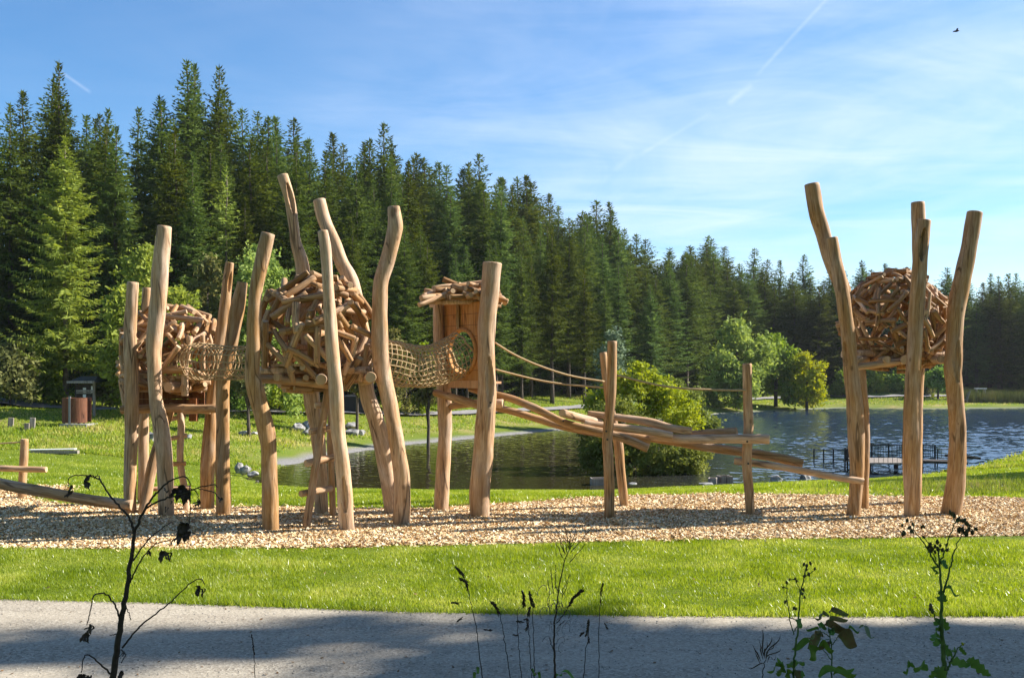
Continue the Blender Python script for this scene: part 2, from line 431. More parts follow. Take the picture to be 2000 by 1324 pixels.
floor = n.ramp(n.math('ADD', n.math('MULTIPLY', n.noise(co, 0.7, 4), 0.6), n.math('MULTIPLY', f2, 0.4)), [(0.36, (0.05, 0.032, 0.018)), (0.52, (0.13, 0.08, 0.048)), (0.60, (0.16, 0.12, 0.05)), (0.72, (0.08, 0.10, 0.02))])
grav = n.ramp(n.math('ADD', n.math('MULTIPLY', f3, .6), n.math('MULTIPLY', f2, .4)), [(0.34, (0.12, 0.115, 0.11)), (0.66, (0.30, 0.29, 0.28))])
c = n.mix(sep.outputs[2], lawn, dry); c = n.mix(sep.outputs[0], c, floor); c = n.mix(sep.outputs[1], c, grav)
finish(nt, out, n.bsdf(c, 0.95, 0.1, n.bump(n.math('ADD', f2, f3), 0.5, 0.05))); M['terrain'] = m
# ================================================================== terrain
LAKE = np.array([(-9.8, 38.3), (-9.5, 42.5), (-7.9, 49.7), (-5.6, 55.8), (-1.3, 62.6), (3.2, 70), (9, 80), (15, 88), (20, 98.7), (26, 105), (37, 115),
                 (46, 112), (57, 115), (80, 118), (110, 112), (112, 76), (70, 66), (46, 60), (31, 56.4), (24.5, 49.5), (21, 45), (18.3, 41.5), (15.5, 39.2), (12.5, 37.4),
                 (9, 36.3), (6, 35), (2.5, 33.8), (-2, 33.8), (-6.5, 34.4), (-8.8, 36)])

def lake_dist(x, y):
    "signed distance to the waterline, positive on land"
    x = np.asarray(x, float); y = np.asarray(y, float)
    best = np.full(x.shape, 1e9); inside = np.zeros(x.shape, bool)
    n = len(LAKE)
    for i in range(n):
        ax, ay = LAKE[i]; bx, by = LAKE[(i + 1) % n]
        dx, dy = bx - ax, by - ay
        t = np.clip(((x - ax) * dx + (y - ay) * dy) / (dx * dx + dy * dy), 0, 1)
        best = np.minimum(best, np.hypot(x - ax - t * dx, y - ay - t * dy))
        c = ((ay > y) != (by > y)) & (x < (bx - ax) * (y - ay) / (by - ay + 1e-12) + ax)
        inside ^= c
    return np.where(inside, -best, best)

def sstep(a, b, v):
    t = np.clip((v - a) / (b - a), 0, 1); return t * t * (3 - 2 * t)

def hill_weight(x, y):
    y0 = np.interp(x, [-60, 8, 25, 60], [38, 38, 66, 78])
    return sstep(y0, y0 + 12, y)

def bumps(x, y):
    return (np.sin(x * .9 + 1.3 * np.sin(y * .37)) * np.sin(y * .8 + .6) * .5 + np.sin(x * 2.1 + y * 1.3) * .25 + np.sin(x * .31 - y * .23 + 2) * .8)

def height(x, y, d=None):
    x = np.asarray(x, float); y = np.asarray(y, float)
    if d is None: d = lake_dist(x, y)
    under = LAKE_Z - np.minimum(0.22 * -np.minimum(d, 0), 1.4) - 0.05
    near = np.interp(d, [0, 5, 7, 8.5, 9.6], [-.85, -.33, -.125, -.02, 0])
    hill = np.interp(d, [0, 1.6, 11, 15, 19, 30, 60, 100, 300], [-.85, -.62, .70, .85, 1.25, 3.4, 8.0, 11.5, 16])
    far = np.interp(d, [0, 1.5, 6, 10, 16, 30, 60, 300], [-.85, -.6, -.2, .1, 1.0, 2.2, 4.0, 9])
    wf = sstep(95, 118, y) * sstep(14, 26, x)
    hill = hill * (1 - wf) + far * wf
    hill = hill + bumps(x, y) * .12 * sstep(3, 14, d)
    w = hill_weight(x, y)
    land = near * (1 - w) + hill * w
    # the bank the photograph was taken from
    land = land + np.interp(y, [-60, -20, 0, 4, 7, 8.8, 9], [2.0, 1.6, 1.45, 1.15, .42, .02, 0])
    return np.where(d > 0, land, under)

def hz(x, y): return float(height(np.array([x]), np.array([y]))[0])

def grid(a, seg):
    out = [a]
    for end, step in seg:
        n = max(1, int(round((end - out[-1]) / step)))
        out += list(np.linspace(out[-1], end, n + 1)[1:])
    return np.array(out)

gx = grid(-1500, [(-300, 120), (-80, 10), (-40, 1.5), (60, 0.7), (120, 2), (320, 12), (1500, 120)])
gy = grid(-400, [(-60, 60), (-10, 4), (3, 1), (10, 0.5), (30, 1), (125, 0.7), (180, 3), (400, 15), (1700, 130)])
X, Y = np.meshgrid(gx, gy)
D = lake_dist(X.ravel(), Y.ravel()).reshape(X.shape)
Z = height(X, Y, D)
nx, ny = len(gx), len(gy)
V = np.stack([X, Y, Z], -1).reshape(-1, 3)
ii = (np.arange(ny - 1)[:, None] * nx + np.arange(nx - 1)[None]).ravel()
Q = np.stack([ii, ii + 1, ii + nx + 1, ii + nx], 1)
me = mesh_from('ground', V, Q.tolist(), [M['terrain']], smooth=True)
W = hill_weight(X, Y)
zone = np.zeros((nx * ny, 4), np.float32); zone[:, 3] = 1
fl = sstep(0, 2.6, D + bumps(X, Y) * 1.0 - np.interp(Y, [58, 68], [17.5, 14.8])) * W * (1 - sstep(14, 26, X) * sstep(95, 118, Y)) + sstep(20, 26, D) * W * sstep(14, 26, X) * sstep(95, 118, Y)
# the grassy clearing behind the notice board on the left stays green
clear = sstep(-15, -18, X) * sstep(72, 64, Y)
fl = fl * (1 - 0.75 * clear)
zone[:, 0] = np.clip(fl, 0, 1).ravel()
zone[:, 1] = (sstep(1, 0, (D + bumps(X, Y) * .2 - np.interp(Y, [40, 55, 75, 110], [1.0, .5, .15, .15])) / .6) * (W > 0.35) * (1 - 0.4 * sstep(14, 26, X))).ravel() * 1.0
dryn = np.clip(0.25 + 0.9 * np.sin(D * .55 + bumps(X, Y) * 1.1), 0, 1)
zone[:, 2] = (np.clip(dryn * W, 0, 1)).ravel()
at = me.color_attributes.new('zone', 'FLOAT_COLOR', 'POINT')
at.data.foreach_set('color', zone.ravel())
tag(link('ground', me), kind='structure', label='lawn, banks and forest floor around the pond')

# water: one sheet over the pond basin
def breeze(x, y):
    "how rough the water is: sheltered under the left bank, breezy in the open"
    k = sstep(2.5, 15, x + 2.5 * np.sin(y * .21 + 1) + 1.5 * np.sin(x * .5 + y * .13))
    return .20 + .80 * k * (.78 + .3 * np.sin(x * .17 + 1.3 * np.sin(y * .11)) * np.sin(y * .19 + .8))
wx = np.arange(-13, 76, .14); wy = [33.0]
while wy[-1] < 119: wy.append(wy[-1] + .085 + .0016 * (wy[-1] - 33))
wy = np.array(wy); WX, WY_ = np.meshgrid(wx, wy); WZ = np.zeros_like(WX); rw = np.random.default_rng(12)
for k in range(46):
    lam = .36 * (1.1 / .36) ** rw.random(); aw = rad(200 + rw.normal(0, 34)); kk = 2 * math.pi / lam
    WZ += .0045 * lam * np.sin(kk * (WX * math.cos(aw) + WY_ * math.sin(aw)) + rw.uniform(0, 6.28))
WZ = WZ * breeze(WX, WY_) + LAKE_Z
nn_ = len(wx); ii = (np.arange(len(wy) - 1)[:, None] * nn_ + np.arange(nn_ - 1)[None]).ravel()
me = mesh_from('water', np.stack([WX, WY_, WZ], -1).reshape(-1, 3), np.stack([ii, ii + 1, ii + nn_ + 1, ii + nn_], 1).tolist(), [M['water']], smooth=True)
tag(link('water', me), kind='structure', label='pond water with small ripples')

def sheet(name, poly, mat, z, label):
    m_ = MB(); m_.add([(x, y, z) for x, y in poly], [tuple(range(len(poly)))])
    return tag(m_.build(name, mat), kind='structure', label=label)

edge = [(-900, 1155), (-300, 1163), (0, 1170), (300, 1177), (500, 1184), (800, 1195), (1000, 1199), (1300, 1203), (1600, 1204), (2000, 1203), (2500, 1202), (3000, 1200)]
EDGE = [tuple(G(px, py)[:2]) for px, py in edge]
PATH = EDGE + [(13, 9.0), (-13, 9.0)]
PATH_FN = (np.array([p[0] for p in EDGE]), np.array([p[1] for p in EDGE]))
sheet('path', PATH[::-1], M['gravel'], 0.004, 'pale crushed-stone path in the foreground')

chip_edge = [(-500, 1075), (-100, 1073), (0, 1070), (200, 1072), (400, 1071), (600, 1070), (800, 1066), (1000, 1062), (1200, 1058), (1400, 1055), (1600, 1052), (1800, 1049), (2000, 1046), (2300, 1042),
             (2500, 1015), (2300, 990), (2150, 981), (2000, 975), (1850, 972), (1700, 970), (1500, 966), (1400, 966), (1300, 968), (1200, 971), (1100, 977), (1000, 984), (900, 990), (820, 995), (700, 994), (600, 993), (450, 991), (300, 987), (200, 988), (120, 986), (85, 981), (66, 973), (85, 963), (140, 957), (120, 950), (0, 949), (-150, 951), (-500, 960)]
CHIP = np.array([tuple(G(px, py)[:2]) for px, py in chip_edge])
_r = np.random.default_rng(3)
# ragged edge
fine = []
for i in range(len(CHIP)):
    a, b = CHIP[i], CHIP[(i + 1) % len(CHIP)]
    k = max(1, int(np.hypot(*(b - a)) / 0.25))
    for t in range(k):
        fine.append(a + (b - a) * t / k + _r.normal(0, 0.035, 2))
CHIP = np.array(fine)
sheet('woodchip_bed', [tuple(p) for p in CHIP], M['chipbed'], 0.004, 'bed of woodchips under the climbing frames')

def in_poly(x, y, poly):
    ins = np.zeros(x.shape, bool); n = len(poly)
    for i in range(n):
        ax, ay = poly[i]; bx, by = poly[(i + 1) % n]
        ins ^= ((ay > y) != (by > y)) & (x < (bx - ax) * (y - ay) / (by - ay + 1e-12) + ax)
    return ins

def edge_y(x): return np.interp(x, *PATH_FN)

# woodchips as real chips lying on the bed
def chips(n, y0, y1, name, s0):
    y = y0 + (y1 - y0) * RNG.random(n) ** 1.0
    x = (RNG.random(n) * 2 - 1) * (0.53 * y + 0.8)
    jx = x + RNG.normal(0, .05, n); jy = y + RNG.normal(0, .05, n)
    k = in_poly(jx, jy, CHIP); x, y = x[k], y[k]; n = len(x)
    L = RNG.uniform(.012, .036, n) * s0; Wd = L * RNG.uniform(.3, .6, n)
    a = RNG.uniform(0, 6.283, n); tilt = RNG.normal(0, .38, (n, 2)); zc = RNG.uniform(.008, .035, n)
    # gentle raked heaps
    zc = zc + .02 * np.clip(np.sin(x * 2.3 + np.sin(y * 3.1)) * np.sin(y * 4.7 + x), 0, 1)
    ca, sa = np.cos(a), np.sin(a)
    Vv = np.zeros((n, 4, 3))
    for j, (u, v) in enumerate(((-1, -1), (1, -1), (1, 1), (-1, 1))):
        du, dv = u * L, v * Wd
        Vv[:, j, 0] = x + du * ca - dv * sa; Vv[:, j, 1] = y + du * sa + dv * ca
        Vv[:, j, 2] = zc + du * tilt[:, 0] + dv * tilt[:, 1] * 1.5
    Vv[:, :, 2] = np.maximum(Vv[:, :, 2], .006)
    me = mesh_from(name, Vv.reshape(-1, 3), np.arange(n * 4).reshape(-1, 4).tolist(), [M['chips']])
    return me
tag(link('woodchips', chips(430000, 16.8, 28.0, 'woodchips', 1.0)), 'loose pale woodchips covering the play area', 'woodchips', kind='stuff')

# grass blades as one-triangle leaves
def blades(name, x, y, z, hgt, wid, lean, mat, label, seed=1):
    r = np.random.default_rng(seed); n = len(x)
    a = r.uniform(0, 6.283, n); la = r.uniform(0, 6.283, n); l = np.abs(r.normal(0, lean, n)) * hgt
    h = hgt * r.uniform(.55, 1.25, n); w = wid * r.uniform(.7, 1.3, n)
    Vv = np.zeros((n, 3, 3))
    Vv[:, 0] = np.stack([x - np.cos(a) * w, y - np.sin(a) * w, z - .01], -1)
    Vv[:, 1] = np.stack([x + np.cos(a) * w, y + np.sin(a) * w, z - .01], -1)
    Vv[:, 2] = np.stack([x + np.cos(la) * l, y + np.sin(la) * l, z + h], -1)
    me = mesh_from(name, Vv.reshape(-1, 3), np.arange(n * 3).reshape(-1, 3).tolist(), [M[mat]])
    return tag(link(name, me), label, 'grass', kind='stuff')

def patchy(x, y): return np.sin(x * 1.1 + 2 * np.sin(y * .6)) * np.sin(y * 1.4 + x * .35)

# the mown strip between path and woodchips
n = 270000
y = RNG.uniform(12.3, 18.6, n); x = (RNG.random(n) * 2 - 1) * (.53 * y + .6)
k = (y > edge_y(x) - .05 + RNG.normal(0, .03, n)) & ~in_poly(x, y + .04, CHIP)
x, y = x[k], y[k]
h = .048 + .024 * patchy(x, y) + .016 * patchy(x * 3.1, y * 3.3) + .03 * np.exp(-(y - edge_y(x)) / .25)
blades('grass', x, y, np.zeros(len(x)), h, .0066, .7, 'grass', 'bright mown grass strip between gravel path and woodchips', 2)
# lawn behind the play area
n = 330000
y = 22.5 + 22 * RNG.random(n) ** 1.3; x = (RNG.random(n) * 2 - 1) * (.53 * y + 1)
d = lake_dist(x, y)
k = (d > .4) & ~in_poly(x, y, CHIP) & ~((y > 41) & (x < 8))
x, y, d = x[k], y[k], d[k]
z = height(x, y, d)
blades('grass', x, y, z, .055 + .015 * patchy(x * .7, y * .7), .010, .5, 'grass', 'mown lawn between the woodchips and the pond', 3)
# rough grass on the banks across the water and round the headland
n = 260000
y = 40 + 90 * RNG.random(n) ** 1.5; x = (RNG.random(n) * 2 - 1) * (.53 * y + 1)
d = lake_dist(x, y)
Wt = hill_weight(x, y)
k = (d > np.where(Wt > .35, 2.4, .3) + RNG.normal(0, .4, n)) & (d < 19 + np.where(x < -14, 8, 0) + RNG.normal(0, 1, n))
for pl, hw in (([(-36, 53), (-29, 54), (-24, 56.2), (-20.5, 57.8), (-16, 60.5), (-11, 65)], 1.25), ([(-13.5, 64.5), (-9, 66.5), (-4.5, 71.5), (1, 80), (7, 89)], .8), ([(26, 117), (37, 126.5), (46, 123.5), (57, 126), (75, 128)], 1.0)):
    for (ax, ay), (bx, by) in zip(pl[:-1], pl[1:]):
        t = np.clip(((x - ax) * (bx - ax) + (y - ay) * (by - ay)) / ((bx - ax) ** 2 + (by - ay) ** 2), 0, 1)
        k &= np.hypot(x - ax - t * (bx - ax), y - ay - t * (by - ay)) > hw
x, y, d = x[k], y[k], d[k]
z = height(x, y, d)
blades('rough_grass', x, y, z, .13 + .07 * patchy(x * .5, y * .5), .02 + .0003 * y, .6, 'rough_grass', 'uneven grass with straw-coloured patches on the far bank', 4)
# tall weeds behind the right of the woodchips
n = 15000
y = RNG.uniform(25.4, 29.0, n); x = RNG.uniform(7.5, 18, n)
px = CX + F * x / y
k = (RNG.random(n) < np.clip((px - 1560) / 500, .03, 1) * (0.35 + .65 * (patchy(x * 2, y * 2) > -.2))) & ~in_poly(x, y - .5, CHIP)
x, y = x[k], y[k]
blades('tall_weeds', x, y, height(x, y), 10e-2 + .26 * RNG.random(len(x)) ** 4, .009, .4, 'tall_weeds', 'tall unmown weeds with dry seed stalks behind the woodchips', 5)

# ------------------------------------------------------------------ far paths, draped on the ground
def strip(name, pts, width, mat, label, lift=.05, n=60):
    C = catmull([(x, y) for x, y in pts], n); T = np.gradient(C, axis=0); T /= np.linalg.norm(T, axis=1)[:, None]
    Nn = np.stack([-T[:, 1], T[:, 0]], 1)
    m_ = MB(); V_ = []
    for i in range(n):
        for s in (-1, -.33, .33, 1):
            p = C[i] + Nn[i] * s * width / 2
            V_.append((p[0], p[1], max(hz(*p), hz(*C[i]) - .02) + lift))
    Fq = [(i * 4 + k, (i + 1) * 4 + k, (i + 1) * 4 + k + 1, i * 4 + k + 1) for i in range(n - 1) for k in range(3)]
    m_.add(V_, Fq, 0, True)
    return tag(m_.build(name, mat), kind='structure', label=label)
strip('path', [(-36, 53), (-29, 54), (-24, 56.2), (-20.5, 57.8), (-16, 60.5), (-11, 65)], 2.6, M['asphalt'], 'grey path leading into the trees on the left')
strip('path', [(-13.5, 64.5), (-9, 66.5), (-4.5, 71.5), (1, 80), (7, 89)], 1.6, M['asphalt'], 'narrow path along the bank across the pond')
strip('path', [(26, 117), (37, 126.5), (46, 123.5), (57, 126), (75, 128)], 2.0, M['asphalt'], 'path along the far shore')

# a few fallen leaves on the path and the lawn edge
n = 260
x = RNG.uniform(-7, 7.5, n); y = 10.2 + 5.5 * RNG.random(n) ** 1.6; a = RNG.uniform(0, 6.28, n); L = RNG.uniform(.012, .03, n)
zz = np.where(y > edge_y(x), .05, .012); c_ = np.stack([x, y, zz], -1)
A = np.stack([np.cos(a), np.sin(a), RNG.normal(0, .3, n)], -1) * L[:, None] * .55; B = np.stack([-np.sin(a), np.cos(a), RNG.normal(0, .3, n)], -1) * L[:, None]
Vv = np.stack([c_ - A, c_ - B, c_ + A, c_ + B], 1); Vv[:, :, 2] = np.maximum(Vv[:, :, 2], .007)
tag(link('fallen_leaves', mesh_from('fallen_leaves', Vv.reshape(-1, 3), np.arange(n * 4).reshape(-1, 4).tolist(), [mat_plain('fallen_leaf', (.16, .09, .04), .8, .5, 3)])), 'brown fallen leaves scattered on the path and lawn edge', 'leaves', kind='stuff')
# chips kicked out on to the grass
n = 5000
i_ = RNG.integers(0, len(CHIP), n); p_ = CHIP[i_] + RNG.normal(0, .16, (n, 2)); x, y = p_[:, 0], p_[:, 1]
k = ~in_poly(x, y, CHIP) & (np.abs(x) < .56 * y); x, y = x[k], y[k]; n = len(x)
a = RNG.uniform(0, 6.28, n); L = RNG.uniform(.012, .034, n); c_ = np.stack([x, y, RNG.uniform(.02, .06, n)], -1)
A = np.stack([np.cos(a), np.sin(a), RNG.normal(0, .4, n)], -1) * L[:, None] * .4; B = np.stack([-np.sin(a), np.cos(a), RNG.normal(0, .4, n)], -1) * L[:, None]
tag(link('scattered_woodchips', mesh_from('scattered_woodchips', np.stack([c_ - A - B, c_ + A - B, c_ + A + B, c_ - A + B], 1).reshape(-1, 3), np.arange(n * 4).reshape(-1, 4).tolist(), [M['chips']])), 'woodchips kicked out on to the grass along the bed edge', 'woodchips', kind='stuff')

# loose stones on the path
n = 7000
y = 9.6 + 3.9 * RNG.random(n); x = (RNG.random(n) * 2 - 1) * (.55 * y + .4); k = y < edge_y(x) + .03; x, y = x[k], y[k]; n = len(x)
r_ = .004 + .010 * RNG.random(n) ** 3
O = np.array([(1, 0, 0), (0, 1, 0), (-1, 0, 0), (0, -1, 0), (0, 0, .8), (0, 0, -.4)], float)
Vv = np.stack([x, y, r_ * .3 + .003], -1)[:, None] + O[None] * r_[:, None, None] * RNG.uniform(.6, 1.3, (n, 6, 1))
Ft = np.array([(0, 1, 4), (1, 2, 4), (2, 3, 4), (3, 0, 4), (1, 0, 5), (2, 1, 5), (3, 2, 5), (0, 3, 5)])
tag(link('loose_stones', mesh_from('loose_stones', Vv.reshape(-1, 3), (np.arange(n)[:, None, None] * 6 + Ft[None]).reshape(-1, 3).tolist(), [mat_plain('loose_stone', (.34, .31, .27), .9, .5, 14)])), 'loose stones on the crushed-stone path', 'stones', kind='stuff')
# ================================================================== trees
def quads(name, C, A, B, mat):
    "leaf quads: centres C, half axes A and B"
    n = len(C)
    V_ = np.stack([C - A - B * .15, C + B, C + A - B * .15, C - B], 1)
    return mesh_from(name, V_.reshape(-1, 3), np.arange(n * 4).reshape(-1, 4).tolist(), [M[mat]])

def unit(v): return v / np.maximum(np.linalg.norm(v, axis=-1, keepdims=True), 1e-9)

def conifer_mesh(name, seed, H=20.0, R=2.7, base=.06, mat='spruce', droop=.32, step=.33, lush=1.0, spray=1.0, taper=.88):
    r = np.random.default_rng(seed)
    Cs, As, Bs = [], [], []
    z = base * H
    lop = r.uniform(0, 6.28); lopk = r.uniform(.0, .18)
    while z < H * .992:
        t = (z - base * H) / (H - base * H)
        prof = R * (1 - t) ** taper * min(1, .6 + t * 3.0) * (1 - .42 * max(0, (t - .72) / .28))
        nb = int(round((5 if t > .85 else 7) * lush + r.uniform(-1, 1)))
        a0 = r.uniform(0, 6.28)
        ragged = r.uniform(.72, 1.12)
        for b in range(max(3, nb)):
            a = a0 + 6.283 * b / nb + r.normal(0, .22)
            if r.random() < .09: continue
            L = (prof * ragged * r.uniform(.6, 1.15) * (1 + lopk * math.cos(a - lop))) + .10
            slope = (.62 * t ** 3 - droop * (1 - t)) + r.normal(0, .08)
            m = max(2, int(L / .21))
            u = (np.arange(m) + .6) / m
            px_ = L * u
            pz_ = z + L * (slope * u - .16 * np.sin(u * math.pi) * (1 - t) + .14 * u ** 3 * (1 - t)) + r.normal(0, .03, m)
            dirx, diry = math.cos(a), math.sin(a)
            cen = np.stack([px_ * dirx, px_ * diry, pz_], 1)
            side = np.array([-diry, dirx, 0.0]); fwd = np.array([dirx, diry, slope])
            ln = spray * (.12 + .29 * (1 - u) ** .7) * min(1, (L + .2) / 1.7)
            for s in (-1, 1):
                d = unit(fwd * r.uniform(.5, .9, (m, 1)) + side * s + np.array([0, 0, -.35]) * r.uniform(.2, 1.2, (m, 1)))
                half = d * (ln * r.uniform(.75, 1.25, m))[:, None]
                Cs.append(cen + half * .9); Bs.append(half)
                As.append(unit(np.cross(d, r.normal(0, 1, (m, 3)) * .6 + np.array([0, 0, 1.0]))) * (.045 + .035 * r.random((m, 1))) * spray)
            if t < .9:                                              # hanging twigs
                k = r.random(m) < .8
                c2 = cen[k]; mm = len(c2)
                if mm:
                    d = unit(np.stack([r.normal(0, .25, mm), r.normal(0, .25, mm), -np.ones(mm)], 1))
                    half = d * (ln[k] * r.uniform(.5, 1.0, mm))[:, None]
                    Cs.append(c2 + half * .9); Bs.append(half)
                    As.append(unit(np.cross(d, r.normal(0, 1, (mm, 3)))) * .06 * spray)
            tip = np.array([[L * dirx, L * diry, pz_[-1]]])
            Cs.append(tip); Bs.append(np.array([[dirx, diry, slope + .25]]) * .16 * spray); As.append(np.array([side]) * .07 * spray)
        z += step * (1.1 - .5 * t) * r.uniform(.75, 1.25)
    # leader
    for k in range(6):
        Cs.append(np.array([[0, 0, H - .1 - .18 * k]])); Bs.append(np.array([[r.normal(0, .05), r.normal(0, .05), .28]])); As.append(np.array([[math.cos(k), math.sin(k), 0]]) * .05)
    return quads(name, np.vstack(Cs), np.vstack(As), np.vstack(Bs), mat)

def trunk_mesh(name, H, r0, mat, seed=0, stubs=0):
    m_ = MB(); r = random.Random(seed)
    k = 9
    pts = [(r.gauss(0, .04), r.gauss(0, .04), H * i / k) for i in range(k + 1)]
    pts[0] = (0, 0, -.5)
    m_.tube(pts, [r0 * (1.25 if i == 0 else 1) * (1 - .93 * i / k) + .012 for i in range(k + 1)], 8)
    for s in range(stubs):
        z = H * r.uniform(.05, .45); a = r.uniform(0, 6.28); L = r.uniform(.4, 1.2)
        m_.tube([(0, 0, z), (math.cos(a) * L, math.sin(a) * L, z - .15 * L)], [.03, .008], 4)
    return m_.mesh(name, M[mat])

SPR = []
for i, (R_, b_, dr, lu, tp) in enumerate([(3.6, .05, .34, 1.0, .72), (4.3, .04, .42, 1.05, .80), (3.3, .10, .30, .95, .60), (3.9, .24, .36, .95, .70), (3.2, .28, .28, .9, .62), (4.5, .07, .44, 1.1, .85)]):
    SPR.append((conifer_mesh('spruce_crown', 20 + i, 20, R_, b_, 'spruce', dr, .33, lu, 1.0, tp), trunk_mesh('spruce_trunk', 19.4, .21, 'bark', i, 14 if b_ > .1 else 4), b_))

def spruce_proto(i):
    cm, tm, b = SPR[i]
    return cm, tm

def place_spruce(i, x, y, h, label, group, rz, name='spruce_tree', zoff=0.0, cm=None, tm=None, base_h=20.0):
    c_, t_ = spruce_proto(i) if cm is None else (cm, tm)
    o = root(name, (x, y, hz(x, y) - .1), label, 'tree', group)
    s = h / base_h
    wdn = random.uniform(.94, 1.2) + .65 * max(0, min(1, (y - 95) / 35)); o.scale = (s * wdn * random.uniform(.9, 1.1), s * wdn * random.uniform(.9, 1.1), s); o.rotation_euler = (0, 0, rz)
    link('trunk', t_, o); link('crown', c_, o)
    return o

SKY = ([-400, 0, 60, 115, 160, 240, 300, 360, 420, 470, 540, 600, 680, 760, 830, 940, 1020, 1080, 1120, 1190, 1240, 1330, 1390, 1450, 1540, 1640, 1740, 1850, 1960, 2100, 2600],
       [175, 175, 160, 140, 190, 185, 170, 125, 150, 195, 215, 225, 265, 270, 305, 320, 345, 370, 385, 405, 448, 472, 470, 482, 490, 498, 508, 514, 522, 530, 538])
EDGE_L = np.array([(-62, 44), (-40, 52.5), (-30, 58.5), (-22, 63), (-14, 69), (-8, 73), (-2, 79.5), (5, 90), (11, 99), (17, 110), (21, 121), (30, 129), (42, 131.5), (56, 131), (75, 133), (100, 135)])
seg = np.diff(EDGE_L, axis=0); sl = np.linalg.norm(seg, axis=1); acc = np.concatenate([[0], np.cumsum(sl)])
def edge_at(s, off):
    i = min(len(sl) - 1, max(0, int(np.searchsorted(acc, s) - 1)))
    t = (s - acc[i]) / sl[i]; p = EDGE_L[i] + seg[i] * t; d = seg[i] / sl[i]
    return p[0] - d[1] * off, p[1] + d[0] * off
ZONES = [(255, 'at the left edge of the picture'), (480, 'behind the left nest tower'), (800, 'behind the middle nest tower'), (1010, 'behind the cabin tower'), (1210, 'left of the bridge posts'), (1450, 'beyond the yellow-topped bush'), (1640, 'beyond the far trees on the shore'), (1880, 'behind the right nest tower'), (9999, 'at the right edge of the picture')]
def zone_of(px): return next(t for lim, t in ZONES if px < lim)
rt = random.Random(11)
count = 0
rows = [(0, 4.4), (3.4, 4.4), (7.5, 4.5), (12, 4.7), (17.5, 5.0), (24, 5.6), (32, 6.8)]
for ri, (off, sp) in enumerate(rows):
    s = rt.uniform(0, sp)
    while s < acc[-1]:
        x, y = edge_at(s, off + rt.uniform(-1.3, 1.3))
        far = max(0, min(1, (y - 85) / 55))
        s += sp * rt.uniform(.75, 1.25) * (1 - .28 * far)
        px = CX + F * x / y
        if px < -70 or px > 2090: continue
        g = hz(x, y)
        top = CAMZ + (HY - np.interp(px, *SKY)) / F * y
        full = top - g
        if ri < 2: h = full * rt.uniform(.60 + .14 * far, .93)
        elif ri < 4: h = full * rt.uniform(.78, .98)
        else: h = full * rt.choice([rt.uniform(.90, .98), rt.uniform(.95, 1.03)])
        h = max(9, min(h, 27))
        if ri >= 4 and h < full * .66: continue
        if ri >= 5 and px > 1450: continue
        if ri == 0 and px < 330 and rt.random() < .3: continue
        where = 'front edge of the forest' if ri < 2 else ('middle of the dense forest' if ri < 4 else 'forest skyline')
        zt = zone_of(px)
        lab = {'front edge of the forest': 'green spruce on the forest front edge ', 'middle of the dense forest': 'dark spruce in the middle of the forest ', 'forest skyline': 'pointed spruce on the forest skyline '}[where] + zt
        i = rt.choice([0, 1, 2, 3, 4, 5] if ri > 1 else ([0, 1, 5, 0, 2] if px < 560 else [3, 4, 3, 2, 1, 4]))
        place_spruce(i, x, y, h, lab, 'spruces on the ' + where + ' ' + zt if where == 'forest skyline' else 'spruces in the ' + where + ' ' + zt, rt.uniform(0, 6.28))
        count += 1
print('spruces', count)

# single conspicuous conifers
def solo(i, px, py_top, y, label, name='spruce_tree', **kw):
    x = (px - CX) / F * y
    h = CAMZ + (HY - py_top) / F * y - hz(x, y)
    return place_spruce(i, x, y, h, label, None, rt.uniform(0, 6.28), name, **kw)
solo(0, 115, 118, 72, 'pointed spruce standing tallest on the skyline at far left')
solo(1, 365, 113, 82, 'tallest broad spruce on the skyline above the left nest tower')
solo(2, 428, 127, 84, 'second tall skyline spruce just right of the tallest broad one')
solo(4, 750, 238, 92, 'thin-topped spruce rising above the skyline left of the cabin tower')
solo(4, 936, 298, 100, 'slender spruce rising above the skyline over the cabin tower roof')
solo(4, 1383, 460, 150, 'lone thin spruce tip above the skyline over the last bridge post')
solo(0, 1190, 392, 120, 'tall spruce crowning the skyline over the pair of crossed bridge posts')
lc = conifer_mesh('larch_crown', 77, 20, 4.7, .18, 'larch', .24, .34, .95, 1.1, .7)
lc2 = conifer_mesh('larch_crown', 78, 20, 3.4, .2, 'larch', .25, .46, .75, 1.0, .8)
lt = trunk_mesh('larch_trunk', 19.4, .2, 'pale_bark', 4, 16)
solo(0, 128, 262, 57, 'light yellow-green larch with pale trunk standing before the dark spruces at left', 'larch_tree', cm=lc, tm=lt)
solo(0, 442, 318, 66, 'thin pale larch with sparse branches above the left nest tower', 'larch_tree', cm=lc2, tm=lt)

